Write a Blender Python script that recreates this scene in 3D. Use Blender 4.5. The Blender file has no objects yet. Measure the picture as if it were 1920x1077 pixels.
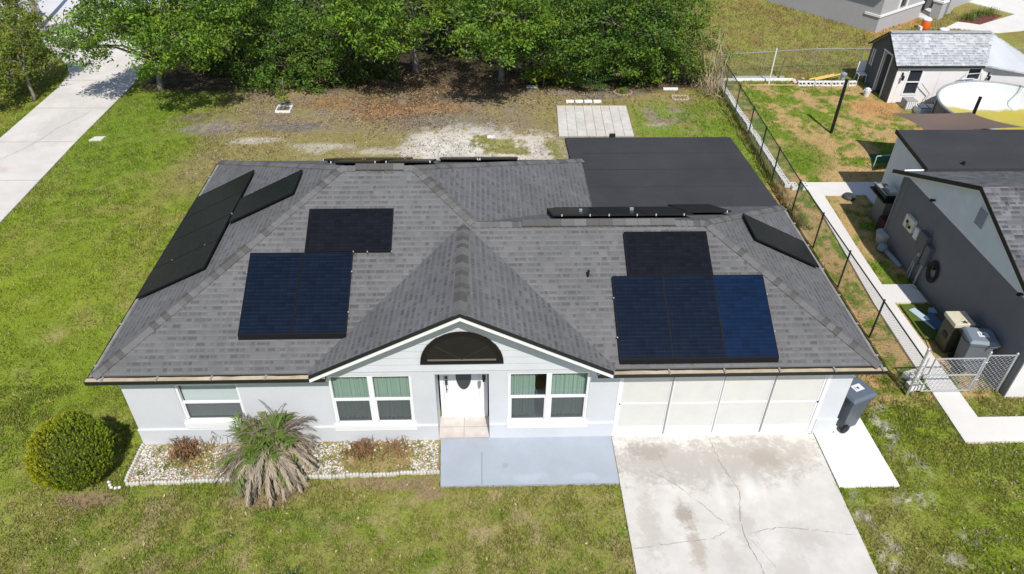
import bpy, math, random
import numpy as np
from mathutils import Vector, Matrix
R=math.radians
random.seed(7); rng=np.random.default_rng(7)
sc=bpy.context.scene; col=sc.collection
# ---------------------------------------------------------------- camera, sky, sun, exposure
cam=bpy.data.cameras.new('camera'); co=bpy.data.objects.new('camera',cam); col.objects.link(co); sc.camera=co
cam.sensor_width=36; cam.lens=25.69; cam.clip_start=.1; cam.clip_end=2000
co.matrix_world=Matrix(((0.99942,0.010056,-0.032543,8.1768),(-0.031941,0.608544,-0.792877,-11.7747),(0.011831,0.793457,0.608512,13.6418),(0,0,0,1)))
SUN=Vector((.13,-.79,1)).normalized()
w=bpy.data.worlds.new('World'); sc.world=w; w.use_nodes=True
nt=w.node_tree; bg=nt.nodes['Background']
sky=nt.nodes.new('ShaderNodeTexSky'); sky.sky_type='NISHITA'; sky.sun_disc=False
sky.sun_elevation=math.asin(SUN.z); sky.sun_rotation=math.atan2(SUN.x,SUN.y)
nt.links.new(sky.outputs[0],bg.inputs[0]); bg.inputs[1].default_value=.10
sl=bpy.data.lights.new('sun','SUN'); sl.energy=4.35; sl.angle=R(.53); sl.color=(1,.955,.89)
so=bpy.data.objects.new('sun',sl); col.objects.link(so); so.rotation_euler=SUN.to_track_quat('Z','Y').to_euler()
sc.view_settings.view_transform='Standard'; sc.view_settings.look='None'; sc.view_settings.gamma=1
sc.view_settings.exposure=.05
sc.cycles.max_bounces=6; sc.cycles.transparent_max_bounces=12
# ---------------------------------------------------------------- helpers
def S(r,g,b):
    f=lambda c:(c/255/12.92 if c/255<=.04045 else ((c/255+.055)/1.055)**2.4)
    return (f(r),f(g),f(b))
def mat(name,c,rough=.8,var=0,scale=3,bump=0,bscale=60,metal=0,spec=.3,c2=None,vc=False,trans=0,rand=0,detail=5,coat=0):
    m=bpy.data.materials.new(name); m.use_nodes=True; n=m.node_tree; N=n.nodes; L=n.links
    b=N['Principled BSDF']; b.inputs['Roughness'].default_value=rough; b.inputs['Metallic'].default_value=metal
    b.inputs['Specular IOR Level'].default_value=spec; b.inputs['Coat Weight'].default_value=coat
    tc=N.new('ShaderNodeTexCoord'); src=None
    if vc:
        a=N.new('ShaderNodeAttribute'); a.attribute_name='Col'; src=a.outputs['Color']
    if var or c2:
        no=N.new('ShaderNodeTexNoise'); no.inputs['Scale'].default_value=scale; no.inputs['Detail'].default_value=detail; no.inputs['Roughness'].default_value=.65
        L.new(tc.outputs['Object'],no.inputs['Vector'])
        mr=N.new('ShaderNodeMapRange'); mr.inputs[1].default_value=.3; mr.inputs[2].default_value=.7
        L.new(no.outputs[0],mr.inputs[0])
        if c2:
            mx=N.new('ShaderNodeMixRGB'); mx.inputs[1].default_value=(*c,1); mx.inputs[2].default_value=(*c2,1); L.new(mr.outputs[0],mx.inputs[0]); src=mx.outputs[0]
        if var:
            mr2=N.new('ShaderNodeMapRange'); mr2.inputs[3].default_value=1-var; mr2.inputs[4].default_value=1+var; L.new(mr.outputs[0],mr2.inputs[0])
            hv=N.new('ShaderNodeVectorMath'); hv.operation='SCALE'
            if src: L.new(src,hv.inputs[0])
            else: hv.inputs[0].default_value=c
            L.new(mr2.outputs[0],hv.inputs['Scale']); src=hv.outputs[0]
    if rand:
        oi=N.new('ShaderNodeObjectInfo'); mr3=N.new('ShaderNodeMapRange'); mr3.inputs[3].default_value=1-rand; mr3.inputs[4].default_value=1+rand; L.new(oi.outputs['Random'],mr3.inputs[0])
        hv=N.new('ShaderNodeVectorMath'); hv.operation='SCALE'
        if src: L.new(src,hv.inputs[0])
        else: hv.inputs[0].default_value=c
        L.new(mr3.outputs[0],hv.inputs['Scale']); src=hv.outputs[0]
    if src: L.new(src,b.inputs['Base Color'])
    else: b.inputs['Base Color'].default_value=(*c,1)
    if bump:
        nb=N.new('ShaderNodeTexNoise'); nb.inputs['Scale'].default_value=bscale; nb.inputs['Detail'].default_value=4; L.new(tc.outputs['Object'],nb.inputs['Vector'])
        bp=N.new('ShaderNodeBump'); bp.inputs['Strength'].default_value=bump; bp.inputs['Distance'].default_value=.02; L.new(nb.outputs[0],bp.inputs['Height']); L.new(bp.outputs[0],b.inputs['Normal'])
    if trans:
        tr=N.new('ShaderNodeBsdfTranslucent'); ms=N.new('ShaderNodeMixShader'); ms.inputs[0].default_value=trans
        if src: L.new(src,tr.inputs[0])
        else: tr.inputs[0].default_value=(*c,1)
        L.new(b.outputs[0],ms.inputs[1]); L.new(tr.outputs[0],ms.inputs[2]); L.new(ms.outputs[0],N['Material Output'].inputs[0])
    return m
def mathn(N,L,op,a,b=None,c=None):
    n=N.new('ShaderNodeMath'); n.operation=op
    for i,v in enumerate((a,b,c)):
        if v is None: continue
        if isinstance(v,(int,float)): n.inputs[i].default_value=v
        else: L.new(v,n.inputs[i])
    return n.outputs[0]
def shingle_mat(name,base,dark,light,course=.15,tab=.17,contrast=1.0):
    m=bpy.data.materials.new(name); m.use_nodes=True; n=m.node_tree; N=n.nodes; L=n.links; b=N['Principled BSDF']
    b.inputs['Roughness'].default_value=.85; b.inputs['Specular IOR Level'].default_value=.35
    uv=N.new('ShaderNodeUVMap'); uv.uv_map='UVMap'; sp=N.new('ShaderNodeSeparateXYZ'); L.new(uv.outputs[0],sp.inputs[0])
    M=lambda *a:mathn(N,L,*a)
    v=M('DIVIDE',sp.outputs[1],course); row=M('FLOOR',v); fv=M('SUBTRACT',v,row)
    wn=N.new('ShaderNodeTexWhiteNoise'); wn.noise_dimensions='1D'; L.new(row,wn.inputs['W'])
    u=M('ADD',M('DIVIDE',sp.outputs[0],tab),M('MULTIPLY',wn.outputs[0],37.0))
    # uneven widths
    wob=M('MULTIPLY',M('SINE',M('ADD',M('MULTIPLY',u,2.1),M('MULTIPLY',row,1.7))),.28)
    u2=M('ADD',u,wob); cell=M('FLOOR',u2); fu=M('SUBTRACT',u2,cell)
    cb=N.new('ShaderNodeCombineXYZ'); L.new(cell,cb.inputs[0]); L.new(row,cb.inputs[1])
    w2=N.new('ShaderNodeTexWhiteNoise'); w2.noise_dimensions='2D'; L.new(cb.outputs[0],w2.inputs['Vector'])
    cut=M('GREATER_THAN',w2.outputs[0],.20)
    band=M('MULTIPLY',M('MULTIPLY',M('GREATER_THAN',fv,.42),M('LESS_THAN',fv,.90)),M('MULTIPLY',M('GREATER_THAN',fu,.10),M('LESS_THAN',fu,.90)))
    wd_=N.new('ShaderNodeTexWhiteNoise'); wd_.noise_dimensions='3D'; L.new(cb.outputs[0],wd_.inputs['Vector'])
    dash=M('MULTIPLY',M('MULTIPLY',cut,band),M('ADD',.30,M('MULTIPLY',wd_.outputs[0],1.0)))
    edge=M('LESS_THAN',fv,.16)
    cv=N.new('ShaderNodeSeparateColor'); L.new(w2.outputs['Color'],cv.inputs[0])
    val=M('ADD',M('MULTIPLY',M('SUBTRACT',cv.outputs[1],.5),.12*contrast),1.0)
    val=M('SUBTRACT',val,M('MULTIPLY',dash,.34*contrast)); val=M('SUBTRACT',val,M('MULTIPLY',M('GREATER_THAN',fv,.90),.10))
    val=M('ADD',val,M('MULTIPLY',edge,.15*contrast))  # sunlit butt edge put into the colour as a paler line
    tc=N.new('ShaderNodeTexCoord')
    ns=N.new('ShaderNodeTexNoise'); ns.inputs['Scale'].default_value=.8; ns.inputs['Detail'].default_value=6; L.new(tc.outputs['Object'],ns.inputs['Vector'])
    val=M('MULTIPLY',val,M('ADD',.74,M('MULTIPLY',ns.outputs[0],.52)))
    ng=N.new('ShaderNodeTexNoise'); ng.inputs['Scale'].default_value=90; ng.inputs['Detail'].default_value=3; L.new(tc.outputs['Object'],ng.inputs['Vector'])
    val=M('MULTIPLY',val,M('ADD',.75,M('MULTIPLY',ng.outputs[0],.5)))
    mx=N.new('ShaderNodeMixRGB'); mx.inputs[1].default_value=(*dark,1); mx.inputs[2].default_value=(*light,1); L.new(cv.outputs[2],mx.inputs[0])
    sc_=N.new('ShaderNodeVectorMath'); sc_.operation='SCALE'; L.new(mx.outputs[0],sc_.inputs[0]); L.new(val,sc_.inputs['Scale']); L.new(sc_.outputs[0],b.inputs['Base Color'])
    # height: laminated tabs stand proud, each course drops at its butt edge
    hgt=M('ADD',M('MULTIPLY',M('SUBTRACT',1.0,cut),.5),M('MULTIPLY',M('SUBTRACT',1.0,fv),.9))
    hgt=M('ADD',hgt,M('MULTIPLY',ng.outputs[0],.35))
    bp=N.new('ShaderNodeBump'); bp.inputs['Strength'].default_value=.7; bp.inputs['Distance'].default_value=.012; L.new(hgt,bp.inputs['Height']); L.new(bp.outputs[0],b.inputs['Normal'])
    return m
class MB:
    def __init__(s): s.v=[];s.f=[];s.m=[];s.c=[]
    def add(s,vs,fs,mi=0):
        o=len(s.v); s.v+= [tuple(p) for p in vs]; s.f+=[tuple(i+o for i in f) for f in fs]; s.m+=[mi]*len(fs); return s
    def box(s,x0,x1,y0,y1,z0,z1,mi=0,M=None):
        vs=[Vector(p) for p in ((x0,y0,z0),(x1,y0,z0),(x1,y1,z0),(x0,y1,z0),(x0,y0,z1),(x1,y0,z1),(x1,y1,z1),(x0,y1,z1))]
        if M: vs=[M@p for p in vs]
        return s.add(vs,[(3,2,1,0),(4,5,6,7),(0,1,5,4),(1,2,6,5),(2,3,7,6),(3,0,4,7)],mi)
    def prism(s,poly,z0,z1,mi=0,M=None):
        n=len(poly); vs=[Vector((x,y,z0)) for x,y in poly]+[Vector((x,y,z1)) for x,y in poly]
        if M: vs=[M@p for p in vs]
        return s.add(vs,[tuple(reversed(range(n))),tuple(range(n,2*n))]+[(i,(i+1)%n,n+(i+1)%n,n+i) for i in range(n)],mi)
    def slab(s,pts,d,mi=0):   # polygon of 3d points extruded by vector d
        n=len(pts); P=[Vector(p) for p in pts]; d=Vector(d)
        return s.add(P+[p+d for p in P],[tuple(range(n)),tuple(reversed(range(n,2*n)))]+[(i,n+i,n+(i+1)%n,(i+1)%n) for i in range(n)],mi)
    def tube(s,pts,r,n=8,mi=0,cap=True,r1=None):
        P=[Vector(p) for p in pts]; k=len(P); rs=[r+( (r1-r)*i/(k-1) if r1 is not None else 0) for i in range(k)] if not isinstance(r,(list,tuple)) else r
        o=len(s.v); up=None
        for i,p in enumerate(P):
            d=(P[min(i+1,k-1)]-P[max(i-1,0)]).normalized()
            if up is None: up=Vector((0,0,1)) if abs(d.z)<.9 else Vector((1,0,0))
            a=d.cross(up).normalized(); b=a.cross(d).normalized(); up=b
            for j in range(n):
                t=2*math.pi*j/n; s.v.append(tuple(p+(a*math.cos(t)+b*math.sin(t))*rs[i]))
        for i in range(k-1):
            for j in range(n):
                s.f.append((o+i*n+j,o+i*n+(j+1)%n,o+(i+1)*n+(j+1)%n,o+(i+1)*n+j)); s.m.append(mi)
        if cap: s.f.append(tuple(o+j for j in reversed(range(n)))); s.m.append(mi); s.f.append(tuple(o+(k-1)*n+j for j in range(n))); s.m.append(mi)
        return s
    def lathe(s,prof,c=(0,0,0),n=24,mi=0):
        o=len(s.v); k=len(prof)
        for r,z in prof:
            for j in range(n): t=2*math.pi*j/n; s.v.append((c[0]+r*math.cos(t),c[1]+r*math.sin(t),c[2]+z))
        for i in range(k-1):
            for j in range(n): s.f.append((o+i*n+j,o+i*n+(j+1)%n,o+(i+1)*n+(j+1)%n,o+(i+1)*n+j)); s.m.append(mi)
        s.f.append(tuple(o+j for j in reversed(range(n)))); s.m.append(mi); s.f.append(tuple(o+(k-1)*n+j for j in range(n))); s.m.append(mi)
        return s
    def build(s,name,mats,parent=None,world=True,smooth=False,bevel=0,colors=None):
        if not isinstance(mats,(list,tuple)): mats=[mats]
        me=bpy.data.meshes.new(name); off=Vector((0,0,0))
        if parent is not None and world:
            q=parent
            while q is not None: off+=q.location; q=q.parent
        me.from_pydata([tuple(Vector(p)-off) for p in s.v],[],s.f)
        for m in mats: me.materials.append(m)
        me.polygons.foreach_set('material_index',s.m)
        if smooth: me.polygons.foreach_set('use_smooth',[True]*len(s.f))
        me.update(); o=bpy.data.objects.new(name,me); col.objects.link(o)
        if parent is not None: o.parent=parent
        if bevel:
            b=o.modifiers.new('bevel','BEVEL'); b.width=bevel; b.segments=2; b.limit_method='ANGLE'
        return o
def tag(o,label=None,cat=None,group=None,kind=None):
    if label: o['label']=label
    if cat: o['category']=cat
    if group: o['group']=group
    if kind: o['kind']=kind
    return o
def thing(name,label,cat,loc=(0,0,0),group=None,rz=0):
    o=bpy.data.objects.new(name,None); col.objects.link(o); o.location=loc; o.rotation_euler=(0,0,rz); o.empty_display_size=.2
    return tag(o,label,cat,group)
def copy_tree(o,parent=None):
    c=o.copy(); col.objects.link(c); c.parent=parent
    for ch in o.children: copy_tree(ch,c)
    return c
def struct(mb,name,m,**k): return tag(mb.build(name,m,**k),kind='structure')
ORD=('first second third fourth fifth sixth seventh eighth ninth tenth eleventh twelfth thirteenth fourteenth fifteenth sixteenth seventeenth eighteenth nineteenth twentieth twenty-first twenty-second twenty-third twenty-fourth twenty-fifth twenty-sixth twenty-seventh twenty-eighth').split()
# numpy value noise
def vn(x,y,seed):
    xi=np.floor(x).astype(np.int64); yi=np.floor(y).astype(np.int64); fx=x-xi; fy=y-yi; fx=fx*fx*(3-2*fx); fy=fy*fy*(3-2*fy)
    def h(a,b):
        n=(a*374761393+b*668265263+seed*982451653)&0xffffffff; n=((n^(n>>13))*1274126177)&0xffffffff; return ((n^(n>>16))&0xffff)/65535.
    return (h(xi,yi)*(1-fx)+h(xi+1,yi)*fx)*(1-fy)+(h(xi,yi+1)*(1-fx)+h(xi+1,yi+1)*fx)*fy
def fbm(x,y,seed,o=4):
    r=0;a=.5;t=0
    for i in range(o): r=r+a*vn(x*2**i,y*2**i,seed+i*17); t+=a; a*=.55
    return r/t
def sst(a,b,x): t=np.clip((x-a)/(b-a),0,1); return t*t*(3-2*t)
def inpoly(x,y,P):
    r=np.zeros(x.shape,bool); n=len(P)
    for i in range(n):
        x0,y0=P[i]; x1,y1=P[(i+1)%n]
        if y0==y1: continue
        c=((y0>y)!=(y1>y))&(x<(x1-x0)*(y-y0)/(y1-y0)+x0); r^=c
    return r
# ---------------------------------------------------------------- common materials
m_wall=mat('wall_paint',(.585,.61,.65),.85,var=.06,scale=.9,bump=.2,bscale=30,detail=9)
m_trim=mat('white_trim',(.8,.81,.83),.55)
m_dark=mat('dark_metal',(.02,.019,.018),.5)
m_black=mat('black_plastic',(.012,.012,.013),.6)
m_steel=mat('galvanised_steel',(.5,.52,.54),.4,metal=.7,var=.1)
m_concrete=mat('light_concrete',(.66,.64,.61),.9,var=.05,scale=.9,bump=.15,bscale=80)
# ---------------------------------------------------------------- ground shapes
DRIVE=[(11.13,-.02),(16.08,-.02),(16.02,-13),(11.13,-13)]
SLAB=[(16.1,-.02),(17.42,.36),(17.5,-1.64),(16.1,-1.62)]
SLAB=[(16.1,-1.62),(17.5,-1.62),(17.44,.45),(16.6,.45),(16.6,-.02),(16.1,-.02)]
PATIO=[(7.0,-.02),(11.11,-.02),(11.11,-1.4),(7.06,-1.4)]
LDRIVE=[(-8.45,-12),(-8.45,10),(-8.55,16),(-8.5,22),(-9.0,25),(-10.5,28),(-13,31),(-14.5,33.5),(-18.5,32.5),(-16.4,29.3),(-14.8,27),(-12.7,24.6),(-12.0,23.2),(-11.8,21.5),(-11.75,16),(-11.7,8),(-11.7,-12)]
STREET=[(-60,36),(-60,25),(-18.6,32.4),(-14.4,33.4),(2,36.5),(40,45),(40,52),(-10,44),(-40,44)]
PATH=[(20.42,.40),(24,.40),(24,-.38),(19.68,-.38),(19.69,1.3),(19.75,5),(19.95,8),(20.2,12.3),(23.3,12.3),(23.3,10.2),(22.2,10.2),(22.2,11.35),(20.62,11.35),(20.45,8),(20.38,5)]
PATH2=[(20.35,5.9),(21.4,5.9),(21.4,5.0),(20.35,5.0)]
BED=[(-.02,-.02),(-.02,-1.12),(7.0,-.97),(6.98,-.02)]
BPATIO=[(11.36,19.42),(14.5,19.4),(14.38,16.3),(11.2,16.3)]
FWALK=[(35.0,30.4),(36.3,31.5),(37.3,30.9),(40.6,32.9),(37.5,38),(45,46),(52,40),(40.2,30.2),(37.5,29.5)]
# ---------------------------------------------------------------- ground colour field (albedo of soil, thatch, grass, plus painted wood shade)
def field(x,y):
    """returns rgb albedo of what covers the ground, wood shade painted in, and grass amount 0..1"""
    wx=x+.8*(fbm(x*.7,y*.7,3)-.5); wy=y+.8*(fbm(x*.7,y*.7,9)-.5)
    a=fbm(x*.35,y*.35,21); b=fbm(x*1.3,y*1.3,33); c=fbm(x*5,y*5,44,3); d=fbm(x*.9+7,y*.9,57)
    mixc=lambda p,q,t:p*(1-t[...,None])+q*t[...,None]
    arr=lambda *t:np.array(t)
    green=arr(.185,.25,.026); lush=arr(.15,.235,.022); olive=arr(.255,.255,.065); straw=arr(.34,.28,.13); tan=arr(.44,.30,.14)
    soil=arr(.17,.135,.10); grey=arr(.25,.22,.19); sand=arr(.58,.54,.49); litter=arr(.30,.175,.085); dark=arr(.06,.05,.03)
    one=np.ones(x.shape)
    C=mixc(olive*one[...,None],green,sst(.35,.62,a*.6+b*.4)); G=one*.95
    C=mixc(C,straw,sst(.55,.78,d*.6+c*.4)*.65)
    # left lawn greener
    t=sst(1.2,-1.5,wx)*sst(22,19,wy)*.8; C=mixc(C,green,t*sst(.25,.6,b)); 
    t=sst(-3.5,-6.5,wx)*sst(-9.5,-7.5,x)*sst(9,15,wy)*sst(22.5,21,wy); C=mixc(C,lush,t*.8)
    t=sst(-1.5,-4,wx)*sst(14,5,wy)*sst(.4,.6,fbm(x*.5,y*.5,71)); C=mixc(C,green*arr(1.1,1.05,.8),t*.7)
    # front lawn: drier, browner
    t=sst(-1.,-2.,wy)*sst(-3,0,wx)*sst(12,11,x); C=mixc(C,arr(.245,.215,.08),t*(.1+.6*sst(.38,.62,b*.45+c*.55))); tb=sst(.62,.76,fbm(x*2.3,y*2.3,131,4)); C=mixc(C,arr(.34,.27,.16),t*tb*.55); G=G*(1-.5*t*tb); tg=sst(.58,.72,fbm(x*1.9+5,y*1.9,141,4)); C=mixc(C,arr(.12,.19,.02),t*tg*.6)
    # right front lawn with sandy patches
    t=sst(17.2,17.6,x)*sst(1.5,.8,wy)*sst(20,19.5,x*1.)
    C=mixc(C,green*arr(1,.95,.8),t*.5)
    for (px,py,rx,ry) in ((17.95,.15,.28,.8),(18.3,-1.1,.3,.5),(17.8,-1.9,.5,.28),(16.5,-2.1,.22,.5),(16.75,-3.2,.3,.6),(18.2,.9,.2,.3),(18.6,-2.9,.4,.2),(17.9,-3.5,.35,.25)):
        q=sst(1.3,.4,np.hypot((wx-px)/rx,(wy-py)/ry)+1.0*(c-.5))*sst(.42,.6,fbm(x*7,y*7,12,3)); C=mixc(C,mixc(grey*one[...,None],sand,sst(.4,.6,c)),q*.8); G=G*(1-.8*q)
    # back yard: thatch, bare soil
    t=sst(-4.8,-2.6,wx-(wy-14)*.12)*sst(10.6,13.2,wy)*sst(18.6,17.2,x); t2=t*sst(.25,.5,b*.5+d*.5+.22)
    C=mixc(C,straw*arr(.85,.8,.85),t2*.75); G=G*(1-.5*t2)
    t=sst(-4.6,-3,wx)*sst(16.2,17.3,wy)*sst(11.5,9.5,wx+ (b-.5)*3); C=mixc(C,soil*1.45,t*(.25+.6*sst(.4,.62,b))); G=G*(1-.55*t)
    for (px,py,rx,ry,cc,s) in ((0,17.3,1.6,.55,grey*.75,.9),(-3.4,17.2,1.5,.7,grey,.8),(-1.4,16.0,1,.3,sand,.6),(1.5,15.4,1.4,.4,sand,.5),(4,15.0,1.2,.3,sand,.5),(-4.5,18.3,1,.5,soil,.7),
             (3.9,19.0,2.2,1.1,litter,1),(6.0,19.5,1.8,.7,litter,.8),(1.2,19.9,1.6,.7,litter*.9,.8),(6.2,18.0,2.5,.8,grey*.8,.7),(13,21,2.5,.6,grey*.85,.7),(16.3,18.6,1.2,.8,grey,.75),(15.6,17.3,.7,.4,sand*.8,.6),
             (5.9,15.4,1.3,1.6,sand,1),(7.9,15.4,2.3,1.9,sand,1),(9.7,15.3,1.6,1.6,sand*arr(1,.96,.92),1),(10.6,14.3,.6,.9,sand*.9,.7)):
        q=sst(1.2,.62,np.hypot((wx-px)/rx,(wy-py)/ry)+1.1*(c-.5)+.5*(b-.5)); C=mixc(C,cc*(.75+.5*c)[...,None],q*s); G=G*(1-.93*q*s)
    for (px,py,rx,ry) in ((8.6,15.7,1.15,.55),(8.0,16.0,.5,.3),(11,15,.25,.9),(9.1,15.0,.9,.4)):
        q=sst(1.15,.8,np.hypot((wx-px)/rx,(wy-py)/ry)+1.6*(c-.5)); C=mixc(C,olive*.9,q*.9); G=np.maximum(G,q*.85)
    # yard by the back patio, green
    t=sst(14.2,15,wx)*sst(19.2,18.6,x)*sst(20.5,19.5,wy)*sst(9,10,wy); C=mixc(C,lush*1.05,t*sst(.3,.55,b)*.8); G=np.maximum(G,t*.8*sst(.35,.5,b))
    # forest floor, with the shade under the trees painted in as dark brown
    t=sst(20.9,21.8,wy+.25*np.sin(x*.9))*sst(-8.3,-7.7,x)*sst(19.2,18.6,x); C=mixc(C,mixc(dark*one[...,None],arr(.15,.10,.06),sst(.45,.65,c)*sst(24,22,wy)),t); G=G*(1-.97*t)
    t=sst(3.6,4.8,wx)*sst(9.5,8.5,wx)*sst(19.9,20.6,wy)*sst(24,22,wy); C=mixc(C,arr(.12,.085,.05),t*.7); G=G*(1-.9*t)  # dark gap between the trunks: shade put into the ground colour
    # house side strip + neighbour back yard (patchy tan and green)
    t=sst(16.9,17.3,x)*sst(19.65,19.6,x)*sst(.6,1.3,wy)*sst(12.6,12.,y)
    C=mixc(C,tan*.92,t*sst(.38,.56,b*.45+c*.55)); C=mixc(C,green*.8,t*sst(.55,.4,b*.45+c*.55)*.8); G=G*(1-.6*t*sst(.4,.55,b))
    t=sst(19.45,19.55,x)*sst(.8,1.4,y)*sst(22.2,21.9,y)*sst(60,59,x)
    k=sst(.42,.56,b*.5+c*.3+a*.2+.05*sst(20.5,22.5,x)*sst(20,16,y)); C=mixc(C,mixc(lush*.95*one[...,None],tan,k),t*.92); G=np.where(t>.5,G*(1-.75*k),G)
    q=sst(1.2,.6,np.hypot((wx-22.2)/1.5,(wy-12.9)/.9)); C=mixc(C,tan,q*.8*t); q=sst(1.2,.5,np.hypot((wx-26.0)/1.3,(wy-19.1)/1.2)); C=mixc(C,tan*arr(1.05,.9,.8),q*t)
    q=sst(1.2,.5,np.hypot((wx-21)/1.2,(wy-14.6)/1.6)); C=mixc(C,lush*.85,q*.8*t); G=np.where(q*t>.5,.95,G)
    # lawn beyond the back fence
    t=sst(22.4,22.9,y)*sst(19.3,19.6,x); C=mixc(C,mixc(olive*1.05*one[...,None],arr(.26,.19,.08),sst(.4,.65,b*.5+c*.3+a*.2)),t*.9)
    # mulch by the far house
    q=sst(.9,.2,np.abs((x-30.4)*.58-(y-29.5)*.815+.0)/1.0)*sst(29.5,30.5,x)*sst(35,34,x); C=mixc(C,tan*arr(1.1,.9,.8),q*.8*sst(.3,.5,c))
    # edge of lawn left of long drive
    t=sst(-11.9,-12.6,x); C=mixc(C,olive*arr(.9,.85,.8),t*.5)
    # bare soil by the bush, bed and slabs
    for (px,py,rx,ry) in ((-.6,-1.7,.6,.2),(7.0,-1.5,.45,.28),(3.2,-1.5,1.0,.3),(6,-1.2,1.5,.16)):
        q=sst(1.3,.5,np.hypot((wx-px)/rx,(wy-py)/ry)+.8*(c-.5)); C=mixc(C,soil*arr(1.5,1.3,1.2),q*.8); G=G*(1-.7*q)
    C=C*(.82+.36*c)[...,None]
    return np.clip(C,.005,.9),np.clip(G,0,1)
def axis(a,b,step,far):
    c=list(np.arange(a,b+1e-6,step)); s=step; lo=[a]; hi=[c[-1]]
    while hi[-1]<far: s*=1.25; hi.append(hi[-1]+s)
    s=step
    while lo[-1]>-far: s*=1.25; lo.append(lo[-1]-s)
    return np.array(lo[:0:-1]+c+hi[1:])
gx=axis(-17,37,.11,600); gy=axis(-5.5,37,.11,600)
X,Y=np.meshgrid(gx,gy); nx,ny=len(gx),len(gy)
Z=.05*(fbm(X*.6,Y*.6,5,3)-.5)*sst(60,40,np.hypot(X-8,Y-10))-.012
hard=np.zeros(X.shape,bool)
for P in (DRIVE,SLAB,PATIO,LDRIVE,PATH,BED,BPATIO,FWALK,STREET): hard|=inpoly(X,Y,P)
Z=np.minimum(Z,.012); Z[hard]=-.045
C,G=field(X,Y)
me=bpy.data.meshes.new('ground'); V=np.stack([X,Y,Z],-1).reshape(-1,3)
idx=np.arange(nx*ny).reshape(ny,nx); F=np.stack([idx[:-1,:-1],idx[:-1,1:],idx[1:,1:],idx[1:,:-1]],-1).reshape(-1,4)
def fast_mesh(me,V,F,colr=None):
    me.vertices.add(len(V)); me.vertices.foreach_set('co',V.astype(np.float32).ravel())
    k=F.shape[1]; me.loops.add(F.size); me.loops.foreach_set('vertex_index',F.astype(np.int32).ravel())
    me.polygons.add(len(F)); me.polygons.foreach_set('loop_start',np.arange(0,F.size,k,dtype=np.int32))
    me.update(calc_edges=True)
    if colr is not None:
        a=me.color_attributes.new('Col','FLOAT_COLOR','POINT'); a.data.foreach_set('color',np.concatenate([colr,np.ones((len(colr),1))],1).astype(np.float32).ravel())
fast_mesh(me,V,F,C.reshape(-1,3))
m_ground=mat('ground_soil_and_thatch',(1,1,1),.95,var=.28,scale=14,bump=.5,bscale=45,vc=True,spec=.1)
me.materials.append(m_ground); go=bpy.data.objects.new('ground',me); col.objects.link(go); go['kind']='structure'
# ---------------------------------------------------------------- grass blades (uncountable: one object)
def grass(n,x0,x1,y0,y1,h,wd):
    x=rng.uniform(x0,x1,n); y=rng.uniform(y0,y1,n)
    bad=inpoly(x,y,[(-.4,0),(16.9,0),(16.9,11.2),(-.4,9.6)])
    for P in (DRIVE,SLAB,PATIO,LDRIVE,PATH,PATH2,BED,BPATIO,FWALK,STREET): bad|=inpoly(x,y,P)
    bad|=(y>23)&(x<19)&(x>-8)
    bad|=(x>21.5)&(y<9)&(y>1.1); bad|=(x>26.7)&(y>19.7)&(y<22.5)
    x=x[~bad];y=y[~bad]
    Cc,Gg=field(x,y)
    cl=fbm(x*3.5,y*3.5,91,3)
    keep=rng.random(len(x))<Gg*(.35+.9*sst(.3,.6,cl)); x=x[keep];y=y[keep];Cc=Cc[keep];Gg=Gg[keep];cl=cl[keep]
    n=len(x); th=rng.uniform(0,2*np.pi,n); hh=h*rng.uniform(.5,1.3,n)*(.6+.8*cl); ww=wd*rng.uniform(.6,1.3,n)
    lx=rng.normal(0,.6,n)*hh; ly=rng.normal(0,.6,n)*hh
    a=np.stack([x-ww*np.cos(th),y-ww*np.sin(th),np.full(n,-.02)],1); b=np.stack([x+ww*np.cos(th),y+ww*np.sin(th),np.full(n,-.02)],1); c=np.stack([x+lx,y+ly,hh],1)
    V=np.stack([a,b,c],1).reshape(-1,3); br=rng.uniform(.6,1.45,n)[:,None]
    dry=(rng.random(n)<.16)[:,None]; cc=np.where(dry,np.array([.40,.34,.17]),Cc)*br
    return V,np.repeat(np.clip(cc,0,.8),3,0)
parts=[grass(360000,-6,24,-5,2,.055,.011),grass(150000,-12,0,0,22,.06,.014),grass(60000,-14,19,8,22,.06,.015),grass(60000,16.8,27.5,0,22.5,.075,.014),grass(60000,19,37,22,37,.08,.022),grass(25000,-20,-11.7,5,28,.08,.02),grass(8000,18.85,19.33,9,22.2,.15,.02)]
V=np.concatenate([p[0] for p in parts]); CC=np.concatenate([p[1] for p in parts])
me=bpy.data.meshes.new('lawn_grass'); fast_mesh(me,V,np.arange(len(V)).reshape(-1,3),CC)
m_grass=mat('grass_blades',(1,1,1),.75,vc=True,spec=.15,trans=.25); me.materials.append(m_grass)
o=bpy.data.objects.new('lawn_grass',me); col.objects.link(o); tag(o,'short mixed green and straw coloured grass covering the lawns','grass',kind='stuff')
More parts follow.
